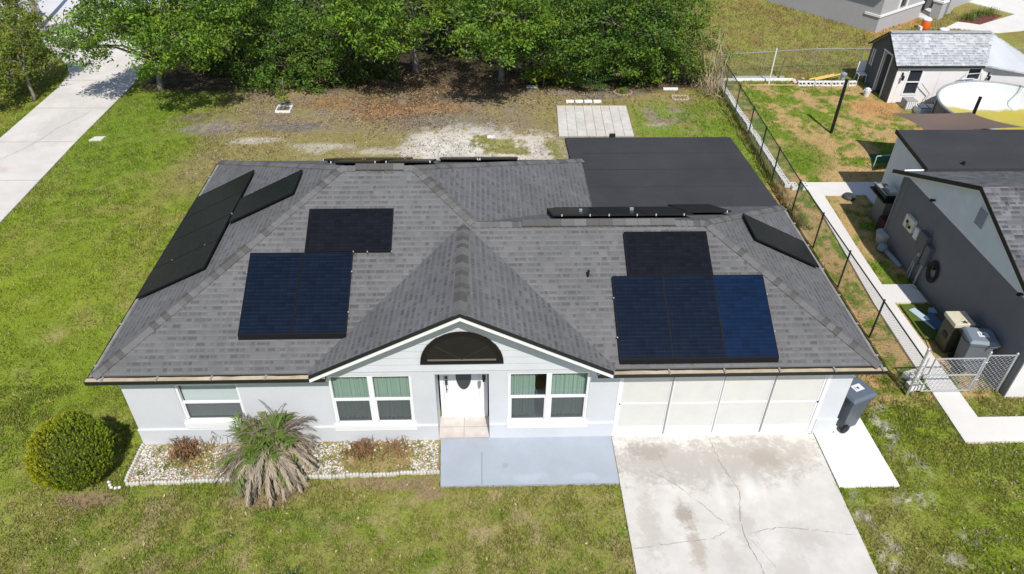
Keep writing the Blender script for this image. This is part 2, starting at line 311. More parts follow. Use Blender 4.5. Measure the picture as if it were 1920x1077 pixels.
def debris(name,label,cat,n,fx,size,cols,seed,mask=None):
    r=np.random.default_rng(seed); x,y=fx(r,n); keep=~inpoly(x,y,BPATIO)&~inpoly(x,y,[(-.4,0),(16.9,0),(16.9,11.2),(-.4,9.6)])
    if mask is not None: keep&=mask(x,y,r)
    x=x[keep];y=y[keep];n=len(x); th=r.uniform(0,6.28,n); s_=size*r.uniform(.5,1.4,n); zz=r.uniform(.004,.03,n); tl=r.normal(0,.4,(n,2))*s_[:,None]
    a=np.stack([np.cos(th)*s_,np.sin(th)*s_,tl[:,0]],1); b=np.stack([-np.sin(th)*s_*.5,np.cos(th)*s_*.5,tl[:,1]*.5],1); P=np.stack([x,y,zz+.012],1)
    V=np.stack([P-a,P+b,P+a,P-b],1).reshape(-1,3); V[:,2]=np.maximum(V[:,2],.003); c=np.array(cols)[r.integers(0,len(cols),n)]*r.uniform(.6,1.3,n)[:,None]
    me=bpy.data.meshes.new(name); fast_mesh(me,V,np.arange(len(V)).reshape(-1,4),np.repeat(np.clip(c,0,.85),4,0)); me.materials.append(m_grass); o=bpy.data.objects.new(name,me); col.objects.link(o); tag(o,label,cat,kind='stuff')
debris('leaf_litter','orange brown fallen leaves drifting along the edge of the woods','leaves',42000,lambda r,n:(r.uniform(-4,19,n),21.0+r.normal(0,1.7,n)),.045,[(.34,.21,.11),(.24,.16,.10),(.17,.12,.08),(.40,.30,.18)],5,lambda x,y,r:(y<24.5)&(y>17)&(r.random(len(x))<.18+.9*sst(2.6,1.0,np.abs(x-4.3)))&(fbm(x*1.6,y*1.6,15)+.25*r.random(len(x))>.5))
debris('yard_debris','small pale chips, twigs and dead grass bits scattered over the bare back yard','debris',15000,lambda r,n:(r.uniform(-3.5,13.5,n),r.uniform(12.5,20.5,n)),.03,[(.55,.5,.44),(.30,.25,.18),(.14,.12,.10),(.42,.36,.24)],6,lambda x,y,r:fbm(x*1.1,y*1.8,25)+.3*r.random(len(x))>.58)
debris('lawn_debris','small dry leaves and straw bits scattered in the front lawn','debris',5000,lambda r,n:(r.uniform(-6,24,n),r.uniform(-4.5,1,n)),.03,[(.5,.42,.28),(.36,.27,.17),(.22,.17,.11)],7,lambda x,y,r:(fbm(x*1.6,y*1.6,35)+.3*r.random(len(x))>.6)&~inpoly(x,y,DRIVE)&~inpoly(x,y,SLAB)&~inpoly(x,y,PATIO)&~inpoly(x,y,PATH)&~inpoly(x,y,BED))
# ---------------------------------------------------------------- paved areas
def concrete_mat(name,c,c2,blobs,scale=.8,dirt=.25):
    m=mat(name,c,.9,var=.05,scale=scale*2,c2=c2,bump=.2,bscale=120,detail=9); n=m.node_tree; N=n.nodes; L=n.links; b=N['Principled BSDF']
    src=b.inputs['Base Color'].links[0].from_socket; tc=N.new('ShaderNodeTexCoord')
    nz=N.new('ShaderNodeTexNoise'); nz.inputs['Scale'].default_value=3.4; nz.inputs['Detail'].default_value=10; nz.inputs['Roughness'].default_value=.78; L.new(tc.outputs['Object'],nz.inputs['Vector'])
    for (x,y,rx,ry,cc,s) in blobs:
        mp=N.new('ShaderNodeMapping'); mp.vector_type='POINT'; mp.inputs['Location'].default_value=(-x/rx,-y/ry,0); mp.inputs['Scale'].default_value=(1/rx,1/ry,0); L.new(tc.outputs['Object'],mp.inputs[0])
        ln=N.new('ShaderNodeVectorMath'); ln.operation='LENGTH'; L.new(mp.outputs[0],ln.inputs[0])
        d=mathn(N,L,'ADD',ln.outputs['Value'],mathn(N,L,'MULTIPLY',mathn(N,L,'SUBTRACT',nz.outputs[0],.5),3.4))
        mr=N.new('ShaderNodeMapRange'); mr.interpolation_type='SMOOTHSTEP'; mr.inputs[1].default_value=1.15; mr.inputs[2].default_value=.35; mr.inputs[3].default_value=0; mr.inputs[4].default_value=s; L.new(d,mr.inputs[0])
        mx=N.new('ShaderNodeMixRGB'); mx.blend_type='MIX'; mx.inputs[2].default_value=(*cc,1); L.new(mr.outputs[0],mx.inputs[0]); L.new(src,mx.inputs[1]); src=mx.outputs[0]
    L.new(src,b.inputs['Base Color']); return m
m_drive=concrete_mat('driveway_concrete',(.57,.545,.505),(.65,.63,.595),[(12.3,-.75,1.9,.8,(.40,.375,.345),.85),(14.5,-.7,1.5,.8,(.40,.365,.325),.85),(13.5,-1.0,1.8,.7,(.44,.415,.385),.75),(14.6,-.75,.5,.3,(.33,.285,.23),.5),(11.9,-.5,.6,.3,(.29,.26,.23),.5),(15.6,-.5,.5,.4,(.45,.42,.38),.6),(12.42,-2.3,.26,.4,(.30,.26,.21),.75),(12.5,-3.1,.2,.5,(.40,.34,.28),.7),(14.9,-2.9,.5,.4,(.48,.45,.41),.6),(13.6,-2.6,.35,.5,(.44,.41,.38),.6),(11.6,-2.6,.3,1.1,(.46,.43,.38),.65),(13.35,-1.7,.10,.7,(.72,.71,.69),.35),(14.05,-1.55,.2,.45,(.76,.75,.73),.5),(14.35,-1.7,.1,.5,(.72,.71,.69),.3),(14.3,-3.6,.6,.3,(.48,.45,.41),.5),(13.15,-3.3,.25,.5,(.48,.44,.4),.5)])
dv=MB().prism(DRIVE,-.12,.015); dv=struct(dv,'driveway',m_drive)
m_crack=mat('crack_dirt',(.30,.27,.23),.95)
def crack(pts,wd,parent,z=.0195,seed=1):
    r=random.Random(seed); mb=MB(); P=[]
    for (x0,y0),(x1,y1) in zip(pts,pts[1:]):
        n=max(2,int(math.hypot(x1-x0,y1-y0)/.07))
        for i in range(n): t=i/n; P.append((x0+(x1-x0)*t+r.gauss(0,.012),y0+(y1-y0)*t+r.gauss(0,.012)))
    P.append(pts[-1])
    for (x0,y0),(x1,y1) in zip(P,P[1:]):
        if r.random()<.06: continue
        L_=math.hypot(x1-x0,y1-y0) or 1; ww=wd*r.uniform(.4,1.5); nx_,ny_=-(y1-y0)/L_*ww,(x1-x0)/L_*ww
        mb.add([(x0-nx_,y0-ny_,z),(x1-nx_,y1-ny_,z),(x1+nx_,y1+ny_,z),(x0+nx_,y0+ny_,z)],[(0,1,2,3)])
    return mb.build('crack',m_crack,parent)
for i,c_ in enumerate(([(13.5,-.1),(13.55,-.8),(13.8,-1.7),(13.62,-2.3),(13.58,-2.9),(13.75,-3.7),(13.9,-5)],[(11.15,-3.06),(12.3,-2.93),(12.9,-2.85),(13.25,-2.68)],[(13.7,-2.75),(14.3,-2.62),(15.0,-2.68),(16.0,-2.85)],[(11.85,-1.05),(12.4,-1.45),(12.9,-2.05),(13.35,-2.6)],[(12.15,-.1),(12.2,-.8),(12.4,-1.5)],[(13.7,-2.9),(14.0,-3.5),(14.15,-4.2)])):
    crack(c_,(.007,.005,.006,.005,.003,.003)[i],dv,seed=i)
struct(MB().prism(SLAB,-.1,.03),'side_slab',mat('painted_white_concrete',(.78,.78,.77),.85,var=.03,scale=1.2,bump=.08))
m_patio=concrete_mat('blue_grey_painted_concrete',(.36,.40,.46),(.375,.415,.475),[(8.55,-.85,.10,.08,(.25,.28,.33),.5),(9.0,-1.2,.7,.15,(.46,.51,.58),.5),(10.4,-1.2,.4,.15,(.46,.51,.58),.5)])
m_patio.node_tree.nodes['Noise Texture'].inputs['Scale'].default_value=1.5
pt=MB().prism(PATIO,-.1,.05); pt=struct(pt,'front_patio',m_patio)
MB().box(7.98,8.0,-1.39,-.45,.0508,.0545).build('joint',mat('patio_joint',(.22,.26,.33),.9),pt)
m_ld=concrete_mat('pale_drive_concrete',(.60,.57,.535),(.68,.65,.62),[(-10.6,13.6,.7,.4,(.5,.4,.32),.5),(-9.8,17.5,1.0,2.5,(.5,.49,.46),.5),(-10.5,20.5,1,.8,(.5,.5,.47),.4)],scale=.4)
ld=struct(MB().prism(LDRIVE,-.1,.02),'long_drive',m_ld)
for y in (15.98,12.8,9.6,19.3,22.5): MB().box(-11.72,-8.48,y-.012,y+.012,.0205,.0245).build('joint',m_crack,ld)
crack([(-9.2,19.0),(-9.5,18),(-9.9,17.2),(-10,16.4),(-10.3,15.4),(-10.9,14.2)],.010,ld,z=.0245,seed=11)
struct(MB().prism(STREET,-.1,.012),'street',mat('pale_street',(.62,.62,.64),.9,var=.06,scale=.6))
m_path=mat('white_path_concrete',(.7,.68,.65),.9,var=.05,scale=1,bump=.1,bscale=90)
struct(MB().prism(PATH,-.1,.04).prism(PATH2,-.09,.036),'side_path',m_path)
struct(MB().prism(FWALK,-.1,.03),'far_walkway',m_path)
# back patio pavers
bp_=struct(MB().prism(BPATIO,-.1,.03),'paver_patio',mat('paver_grout',(.35,.33,.31),.95))
rp=random.Random(3)
mp=MB()
nxp,nyp=8,5
for i in range(nxp):
    for j in range(nyp):
        fx=lambda u,v:((11.2+.0+(.16)*v)+(3.18-.02*v)*u,16.3+3.12*v-.02*u*v)
        g_=.0035; k_=.007; q=[fx(i/nxp+g_,j/nyp+k_),fx((i+1)/nxp-g_,j/nyp+k_),fx((i+1)/nxp-g_,(j+1)/nyp-k_),fx(i/nxp+g_,(j+1)/nyp-k_)]
        mp.prism(q,.031,.05+rp.uniform(-.003,.003),rp.randrange(3))
mp.build('pavers',[mat('paver_grey',(.56,.54,.51),.9,var=.12,scale=4),mat('paver_pink',(.57,.53,.49),.9,var=.12,scale=4),mat('paver_light',(.60,.58,.55),.9,var=.12,scale=4)],bp_)
# =============================================================== MAIN HOUSE
E_=.285; H0=2.549; SL=.489; X1=16.534
house=thing('house','light blue grey single storey house with grey hip roof, front gable and solar panels','house',(8,4,0))
m_roof=shingle_mat('grey_shingles',(.12,.12,.12),(.128,.129,.133),(.150,.150,.155),course=.146,tab=.145,contrast=.85)
def roof_mesh(name,planes,m,parent,thick=.03):
    """planes: list of (pts, upslope xy dir). closed thin shell with metric UVs"""
    me=bpy.data.meshes.new(name); vs=[];fs=[];uvs=[]
    off=Vector((0,0,0)); q=parent
    while q is not None: off+=q.location; q=q.parent
    for pts,up in planes:
        P=[Vector(p) for p in pts]; nrm=(P[1]-P[0]).cross(P[2]-P[0]).normalized()
        if nrm.z<0: P.reverse(); nrm=-nrm
        u=Vector((0,0,1)).cross(nrm); u=u.normalized() if u.length>1e-6 else Vector((1,0,0)); vv=nrm.cross(u).normalized()
        o=len(vs); n=len(P); vs+=[p-off for p in P]+[p-off-Vector((0,0,thick)) for p in P]
        fs.append(tuple(range(o,o+n))); uvs.append([(p.dot(u),p.dot(vv)) for p in P])
        fs.append(tuple(reversed(range(o+n,o+2*n)))); uvs.append([(0,0)]*n)
        for i in range(n):
            j=(i+1)%n; fs.append((o+i,o+n+i,o+n+j,o+j)); uvs.append([(0,.05)]*4)
    me.from_pydata([tuple(v) for v in vs],[],fs); l=me.uv_layers.new(name='UVMap'); k=0
    for f in uvs:
        for c in f: l.data[k].uv=c; k+=1
    me.materials.append(m); me.update(); o=bpy.data.objects.new(name,me); col.objects.link(o); o.parent=parent; return o
z=lambda d:H0+SL*d
RY=4.567; RZ=z(RY+E_); XL=6.38; R2Y=3.08; R2Z=z(R2Y+E_); J=(XL+(RY-R2Y),R2Y,R2Z); EX=XL+4.852; BY=9.418; GX=7.6
XR=X1+E_; R2X=XR-3.365; B2Y=R2Y+3.365
gl=GX-3.365; gr=GX+3.365
A=(-E_,-E_,H0); L1=(-E_+4.852,RY,RZ); L2=(XL,RY,RZ)
planes=[([A,(gl,-E_,H0),(GX,R2Y,R2Z),J,L2,L1],0),
 ([(gr,-E_,H0),(XR,-E_,H0),(R2X,R2Y,R2Z),(GX+.001,R2Y,R2Z)],0),
 ([A,L1,(-E_,BY,H0)],0),
 ([(-E_,BY,H0),L1,L2,(EX,BY,H0)],0),
 ([J,L2,(EX,BY,H0),(EX,B2Y,H0)],0),
 ([J,(EX,B2Y,H0),(XR,B2Y,H0),(R2X,R2Y,R2Z)],0),
 ([(XR,-E_,H0),(XR,B2Y,H0),(R2X,R2Y,R2Z)],0),
 ([(gl,-E_,H0),(gl,-.46,H0),(GX,-.46,R2Z),(GX,R2Y,R2Z)],0),
 ([(gr,-E_,H0),(gr,-.46,H0),(GX,-.46,R2Z),(GX,R2Y,R2Z)],0)]
# gable lower corners are clipped to where the rake meets the eaves
GZ=R2Z+.08; GS=(GZ-H0)/3.365
planes[7:]=[([(gl,-E_,H0),(GX,-.46,GZ),(GX,R2Y,R2Z)],0),([(gl,-E_,H0),(gl+.2,-.46,H0+.2*GS),(GX,-.46,GZ)],0),([(gr,-E_,H0),(GX,-.46,GZ),(GX,R2Y,R2Z)],0),([(gr,-E_,H0),(gr-.2,-.46,H0+.2*GS),(GX,-.46,GZ)],0)]
roof=roof_mesh('roof',planes,m_roof,house)
m_cap=[mat('cap_a',(.092,.089,.087),.9,var=.12,scale=30),mat('cap_b',(.145,.143,.143),.9,var=.12,scale=30),mat('cap_c',(.122,.12,.119),.9,var=.12,scale=30)]
def caps(p,q,parent,n1,n2,wd=.155,seed=0,lift=.014):
    """overlapping folded cap shingles from low point p to high point q; n1,n2 upward normals of the two planes"""
    r=random.Random(seed); p=Vector(p);q=Vector(q); d=(q-p).normalized(); Ln=(q-p).length; mb=MB(); n=int(Ln/.15)
    n1=Vector(n1).normalized(); n2=Vector(n2).normalized(); s1=n1.cross(d).normalized(); s2=n2.cross(d).normalized()
    up=(n1+n2).normalized(); 
    if s1.dot(n2)>0: s1=-s1
    if s2.dot(n1)>0: s2=-s2
    for i in range(n):
        a=p+d*(Ln*i/n); b=p+d*(Ln*(i+1.25)/n) if i<n-1 else q
        h0=lift+.016; h1=lift
        A0=a+up*h0; B0=b+up*h1; mi=r.choice((0,1,2,1,2))
        vs=[A0+s1*wd-n1*.0,A0,A0+s2*wd,B0+s1*wd,B0,B0+s2*wd]; vs=[v for v in vs]
        lo=[v-up*.022 for v in vs]
        mb.add(vs+lo,[(0,1,4,3),(1,2,5,4),(0,6,7,1),(1,7,8,2),(0,3,9,6),(2,8,11,5)],mi)
    return mb.build('ridge_cap',m_cap,parent)
nF=(0,-SL,1); nB=(0,SL,1); nW=(-SL,0,1); nE=(SL,0,1)
caps(A,L1,roof,nF,nW,seed=1); caps((-E_,BY,H0),L1,roof,nB,nW,seed=2); caps(J,L2,roof,nF,nE,seed=3); caps((EX,BY,H0),L2,roof,nB,nE,seed=4)
caps((XR,-E_,H0),(R2X,R2Y,R2Z),roof,nF,nE,seed=5); caps((XR,B2Y,H0),(R2X,R2Y,R2Z),roof,nB,nE,seed=6)
caps((GX,-.46,GZ),(GX,R2Y-.12,R2Z),roof,nW,nE,seed=7); caps(L1,L2,roof,nF,nB,seed=8); caps(J,(R2X,R2Y,R2Z),roof,nF,nB,seed=9)
def ridge_vent(x0,x1,y,zr,seed):
    mb=MB(); r=random.Random(seed); x=x0; wv=.15; dz=wv*SL
    while x<x1-.01:
        xe=min(x+.31,x1)
        mb.slab([(x,y-wv,zr-dz+.075),(xe-.004,y-wv,zr-dz+.075),(xe-.004,y,zr+.085),(x,y,zr+.085)],(0,0,-.02),r.choice((0,1,2)))
        mb.slab([(x,y,zr+.085),(xe-.004,y,zr+.085),(xe-.004,y+wv,zr-dz+.075),(x,y+wv,zr-dz+.075)],(0,0,-.02),r.choice((0,1,2)))
        x=xe
    mb.box(x0+.01,x1-.01,y-wv+.015,y+wv-.015,zr-dz-.01,zr-dz+.052,3)
    mb.build('ridge_vent',m_cap+[m_black],roof)
ridge_vent(4.92,6.12,RY,RZ,1); ridge_vent(9.0,12.7,R2Y,R2Z,2)
mv=MB().lathe([(.028,0),(.028,.14),(.03,.14),(.03,.16)],(10.49,1.73,z(2.115)-.01),12); mv.build('vent_pipe',m_black,roof)
# drip edge, fascia, soffit
for b_ in ((-E_,gl+.2,-E_-.004,-E_+.02),(gr-.2,XR,-E_-.004,-E_+.02),(-E_-.004,-E_+.02,-E_+.022,BY),(XR-.02,XR+.004,-E_+.022,B2Y),(-E_+.03,EX,BY-.02,BY),(EX-.02,EX,6.6,BY-.03)): MB().box(*b_,H0-.15,H0-.034).build('fascia',m_dark,house)
m_soff=mat('soffit_grey',(.45,.48,.52),.8)
for b_ in ((-E_+.02,gl+.35,-E_+.02,.02),(gr-.35,XR-.02,-E_+.02,.02),(-E_+.02,-.002,.021,BY-.02),(X1+.002,XR-.02,.021,B2Y)): MB().box(*b_,H0-.165,H0-.151).build('soffit',m_soff,house)
# walls with openings
def wall_holes(mb,x0,x1,z0,z1,y,holes,depth=.12,mi=0):
    xs=sorted({x0,x1,*[h[0] for h in holes],*[h[1] for h in holes]}); zs=sorted({z0,z1,*[h[2] for h in holes],*[h[3] for h in holes]})
    for i in range(len(xs)-1):
        for j in range(len(zs)-1):
            cx=(xs[i]+xs[i+1])/2; cz=(zs[j]+zs[j+1])/2
            if any(h[0]<cx<h[1] and h[2]<cz<h[3] for h in holes): continue
            mb.add([(xs[i],y,zs[j]),(xs[i+1],y,zs[j]),(xs[i+1],y,zs[j+1]),(xs[i],y,zs[j+1])],[(0,1,2,3)],mi)
    for h in holes:
        d=h[4] if len(h)>4 else depth; a,b,c,e=h[:4]
        mb.add([(a,y,c),(b,y,c),(b,y,e),(a,y,e),(a,y+d,c),(b,y+d,c),(b,y+d,e),(a,y+d,e)],[(0,4,5,1),(1,5,6,2),(2,6,7,3),(3,7,4,0)],mi)
holes=[(1.16,2.56,.74,1.96,.14),(4.58,6.43,.56,2.16,.14),(8.61,10.46,.56,2.18,.14),(6.96,8.17,.0,2.17,.74),(11.13,16.02,0.0,2.09,.1)]
mb=MB(); wall_holes(mb,0,X1,-.05,2.385,0,holes)
mb.add([(0,0,-.05),(0,9.1,-.05),(0,9.1,2.385),(0,0,2.385)],[(0,1,2,3)]); mb.add([(X1,0,-.05),(X1,6.2,-.05),(X1,6.2,2.385),(X1,0,2.385)],[(3,2,1,0)])
mb.add([(0,9.1,-.05),(11,9.1,-.05),(11,9.1,2.32),(0,9.1,2.32)],[(3,2,1,0)]); mb.add([(11,6.2,-.05),(X1,6.2,-.05),(X1,6.2,2.32),(11,6.2,2.32)],[(3,2,1,0)]); mb.add([(11,6.2,-.05),(11,9.1,-.05),(11,9.1,2.32),(11,6.2,2.32)],[(0,1,2,3)])
mb.build('wall',m_wall,house)
# water-table band: lower wall stands a little proud with a bright lip
m_ledge=mat('pale_ledge',(.70,.73,.77),.7)
for a,b in ((-.02,6.955),(8.175,11.125),(16.03,X1+.02)): MB().box(a,b,-.022,-.001,-.05,.5).box(a,b,-.034,-.001,.501,.535,1).build('wall_base',[m_wall,m_ledge],house)
MB().box(-.022,-.001,.0,9.1,-.05,.5).build('wall_base',m_wall,house); MB().box(X1+.001,X1+.022,.0,6.2,-.05,.5).build('wall_base',m_wall,house)
# inner darkness behind the glazing: room shells
m_room=mat('room_wall',(.25,.26,.25),.9)
for a,b,c,e,_ in holes[:3]:
    mb=MB()
    x0,x1_,z0,z1_=a-.3,b+.3,.1,2.3; y0,y1=.145,2.2
    mb.add([(x0,y0,z0),(x1_,y0,z0),(x1_,y1,z0),(x0,y1,z0),(x0,y0,z1_),(x1_,y0,z1_),(x1_,y1,z1_),(x0,y1,z1_)],[(0,1,2,3),(7,6,5,4),(1,5,6,2),(2,6,7,3),(3,7,4,0)]); mb.build('room',m_room,house)
# gable siding (lap boards)
mb=MB(); zg0=2.30; zt=R2Z-.1; nb=9
for k in range(nb):
    za=zg0+(zt-zg0)*k/nb; zb_=zg0+(zt-zg0)*(k+1)/nb; hw=lambda zz:max(.0,(R2Z-.13-zz)/SL)
    wa,wb=hw(za),hw(zb_); lo=-.024; mb.add([(GX-wa,lo-.004,za),(GX+wa,lo-.004,za),(GX+wb,lo+.014,zb_),(GX-wb,lo+.014,zb_),(GX-wa,.02,za),(GX+wa,.02,za),(GX+wb,.02,zb_),(GX-wb,.02,zb_)],[(0,1,2,3),(4,5,1,0),(3,2,6,7)])
mb.build('gable_siding',m_wall,house)
# rake boards, black edge, rake soffit
mb=MB(); me_=MB(); ms_=MB(); ge=.46
for s in (-1,1):
    a=Vector((GX,-ge,GZ)); b=Vector((GX+s*3.27,-ge,GZ-3.27*GS))
    mb.slab([a+Vector((0,-.002,-.05)),b+Vector((0,-.002,-.05)),b+Vector((0,-.002,-.17)),a+Vector((0,-.002,-.17))],(0,.03,0))
    me_.slab([a+Vector((0,-.03,.018)),b+Vector((0,-.03,.018)),b+Vector((0,-.03,-.049)),a+Vector((0,-.03,-.049))],(0,.05,0))
    ms_.slab([a+Vector((0,.03,-.10)),b+Vector((0,.03,-.10)),b+Vector((0,ge,-.10)),a+Vector((0,ge,-.10))],(0,0,-.02))
mb.build('rake_board',m_trim,house); me_.build('rake_edge',m_dark,house); ms_.build('rake_soffit',m_soff,house)
# half-round gable louvre
m_bronze=mat('bronze_paint',(.013,.011,.010),.45,var=.15,scale=6)
cx,cz,rr=7.585,2.53,.915
def arc(r,n=36): return [(cx+r*math.cos(math.pi*i/n),cz+r*math.sin(math.pi*i/n)) for i in range(n+1)]
mb=MB(); o_=arc(rr); i_=[(cx+(x-cx)*.87,cz+.06+(zz-cz)*.84) for x,zz in o_]; n=len(o_)
vs=[(x,-.06,zz) for x,zz in o_]+[(x,-.06,zz) for x,zz in i_]+[(x,.01,zz) for x,zz in o_]+[(x,-.03,zz) for x,zz in i_]
fs=[(k,k+1,n+k+1,n+k) for k in range(n-1)]+[(k+1,k,2*n+k,2*n+k+1) for k in range(n-1)]+[(n+k,n+k+1,3*n+k+1,3*n+k) for k in range(n-1)]
fs+=[(0,n,2*n-1,n-1),(0,n-1,3*n-1,2*n),(n,3*n,4*n-1,2*n-1)]
mb.add(vs,fs); hg=mb.build('half_round_vent',m_bronze,house)
MB().slab([(x,-.031,zz) for x,zz in i_],(0,.02,0)).build('infill_panel',mat('bronze_infill',(.016,.014,.012),.6,var=.2,scale=5),hg)
mb=MB()
for t in (38,142): mb.tube([(cx,-.035,cz+.12),(cx+.72*math.cos(R(t)),-.035,cz+.08+.70*math.sin(R(t)))],.012,6)
MB().box(cx-.75,cx+.75,-.06,-.03,cz+.10,cz+.125).build('sill_bar',mat('sill_bar_grey',(.16,.15,.14),.5),hg); mb.build('glazing_bars',mat('bronze_bars',(.028,.025,.022),.5),hg)
# windows
def glass_mat(name,tint,refl):
    m=bpy.data.materials.new(name); m.use_nodes=True; N=m.node_tree.nodes; L=m.node_tree.links; N.remove(N['Principled BSDF'])
    g=N.new('ShaderNodeBsdfGlossy'); g.inputs['Roughness'].default_value=.03; t=N.new('ShaderNodeBsdfTransparent'); t.inputs[0].default_value=(*tint,1)
    fr=N.new('ShaderNodeLayerWeight'); fr.inputs[0].default_value=.5; ad=mathn(N,L,'ADD',mathn(N,L,'MULTIPLY',mathn(N,L,'POWER',fr.outputs['Facing'],3.0),.6),refl)
    mx=N.new('ShaderNodeMixShader'); L.new(ad,mx.inputs[0]); L.new(t.outputs[0],mx.inputs[1]); L.new(g.outputs[0],mx.inputs[2]); L.new(mx.outputs[0],N['Material Output'].inputs[0]); return m
m_glass=glass_mat('window_glass',(.90,.93,.92),.06)
def screen_mat(name,c,op):
    m=bpy.data.materials.new(name); m.use_nodes=True; N=m.node_tree.nodes; L=m.node_tree.links; b=N['Principled BSDF']; b.inputs['Base Color'].default_value=(*c,1); b.inputs['Roughness'].default_value=.8
    t=N.new('ShaderNodeBsdfTransparent'); mx=N.new('ShaderNodeMixShader'); mx.inputs[0].default_value=op; L.new(t.outputs[0],mx.inputs[1]); L.new(b.outputs[0],mx.inputs[2]); L.new(mx.outputs[0],N['Material Output'].inputs[0]); return m
m_screen=screen_mat('insect_screen',(.09,.10,.11),.62)
m_curt=mat('green_curtain',(.37,.50,.44),.8,trans=.15); m_blind=mat('pale_blind',(.55,.60,.62),.7)
def window(x0,x1,z0,z1,units,kind,label=None):
    fw=.055; y=.05; mb=MB()
    mb.box(x0,x1,y-.03,y+.06,z0,z0+fw); mb.box(x0,x1,y-.03,y+.06,z1-fw,z1); mb.box(x0,x0+fw,y-.03,y+.06,z0+fw,z1-fw); mb.box(x1-fw,x1,y-.03,y+.06,z0+fw,z1-fw)
    W=(x1-x0-2*fw)/units; mid=z0+(z1-z0)*.5
    for u in range(1,units): xm=x0+fw+W*u; mb.box(xm-.06,xm+.06,y-.03,y+.06,z0+fw,z1-fw)
    fo=mb.build('window',m_trim,house,bevel=.004)
    if label: fo['label']=label
    MB().box(x0-.03,x1+.03,-.07,y-.032,z0-.045,z0+.05).box(x0-.03,x1+.03,-.05,-.02,z0-.15,z0-.046).build('sill',m_trim,fo)
    for u in range(units):
        a=x0+fw+W*u+(.06 if u else 0); b=x0+fw+W*(u+1)-(.06 if u<units-1 else 0)
        s=MB(); s.box(a,b,y-.01,y+.03,mid-.03,mid+.03); s.box(a,a+.025,y-.005,y+.028,z0+fw,mid-.03); s.box(b-.025,b,y-.005,y+.028,z0+fw,mid-.03); s.box(a,b,y-.005,y+.028,z0+fw,z0+fw+.035); s.build('sash',m_trim,fo)
        MB().add([(a,y+.036,z0+fw),(b,y+.036,z0+fw),(b,y+.036,z1-fw),(a,y+.036,z1-fw)],[(0,1,2,3)]).build('pane',m_glass,fo)
        MB().add([(a+.025,y-.001,z0+fw+.036),(b-.025,y-.001,z0+fw+.036),(b-.025,y-.001,mid-.031),(a+.025,y-.001,mid-.031)],[(0,1,2,3)]).build('screen',m_screen,fo)
        if kind=='curtain':
            segs=[(a,b)] if not (x0>8 and u==0) else [(a,a+(b-a)*.70)]
            for (ca,cb) in segs:
                c=MB(); n=60; hgt=[z0+.08,z1-.02]
                P=[(ca+(cb-ca)*i/n,.175+.022*math.sin(i*.85+x0)+.012*math.sin(i*.33+u*2)) for i in range(n+1)]
                c.add([(px,py,hgt[0]) for px,py in P]+[(px,py,hgt[1]) for px,py in P],[(i,i+1,n+2+i,n+1+i) for i in range(n)]); c.build('curtain',m_curt,fo,smooth=True)
        else:
            c=MB(); nn=24
            for i in range(nn): za=z0+.06+(z1-z0-.1)*i/nn; zb_=z0+.06+(z1-z0-.1)*(i+1)/nn; c.add([(a,.15,za),(b,.15,za),(b,.165,zb_),(a,.165,zb_)],[(0,1,2,3)])
            c.build('blind',m_blind,fo)
    return fo
window(*holes[0][:4],1,'blind','single window with pale closed blind'); window(*holes[1][:4],2,'curtain','double window with closed green curtains'); window(*holes[2][:4],2,'curtain','double window with green curtains parted at left')
MB().box(9.05,9.35,1.2,1.6,.9,1.35).build('indoor_cabinet',mat('cabinet_cream',(.6,.55,.4),.7),house)
# front door
fd=MB(); x0,x1=7.0,8.14; yd=.72
fd.box(x0,7.09,yd-.03,yd+.06,.03,2.14); fd.box(8.05,x1,yd-.03,yd+.06,.03,2.14); fd.box(7.09,8.05,yd-.03,yd+.06,2.07,2.14); fd.box(x0,x1,yd-.05,yd+.06,.0,.06)
df=fd.build('door_frame',m_trim,house,bevel=.004)
dm=MB(); wall_holes(dm,7.1,8.04,.065,2.06,yd,[]); dm.box(7.1,8.04,yd,yd+.045,.065,2.06)
door=MB().box(7.095,8.045,yd,yd+.045,.065,2.06).build('door',mat('white_door',(.82,.82,.82),.4),house)
pm=MB()
for a,b,c,e in ((7.2,7.94,.2,.86),(7.2,7.94,.98,.995)): 
    pass
for a,b,c,e in ((7.19,7.95,.18,.2),(7.19,7.95,1.94,1.96),(7.19,7.21,.2,1.94),(7.93,7.95,.2,1.94)): pm.box(a,b,yd-.012,yd-.001,c,e)
pm.build('moulding',mat('door_moulding',(.7,.7,.71),.5),door)
ov=[(7.57+.185*math.cos(t),1.46+.47*math.sin(t)) for t in [2*math.pi*i/36 for i in range(36)]]
ovo=[(7.57+.215*math.cos(t),1.46+.50*math.sin(t)) for t in [2*math.pi*i/36 for i in range(36)]]
MB().slab([(x,yd-.02,zz) for x,zz in ovo],(0,.019,0)).build('oval_rim',m_trim,door)
MB().slab([(x,yd-.03,zz) for x,zz in ov],(0,.009,0)).build('oval_window',mat('smoked_oval_glass',(.04,.042,.048),.12,spec=.6),door)
hm=MB(); m_hand=mat('dark_pewter',(.09,.09,.10),.4,metal=.8)
hm.tube([(7.155,yd-.045,1.38),(7.155,yd-.0,1.38)],.035,12); hm.box(7.125,7.185,yd-.03,yd-.001,1.14,1.28); hm.tube([(7.155,yd-.03,1.24),(7.155,yd-.075,1.2),(7.155,yd-.075,1.1),(7.155,yd-.03,1.06)],.011,8); hm.tube([(7.155,yd-.03,.98),(7.155,yd-.001,.98)],.022,10); hm.tube([(7.155,yd-.03,.90),(7.155,yd-.001,.90)],.014,10)
hm.build('handle',m_hand,door)
MB().box(6.965,8.165,.001,yd-.05,-.02,.06).build('porch_floor',mat('tan_stone_tile',(.52,.47,.43),.6,c2=(.60,.56,.53),scale=3.5,var=.05),house)
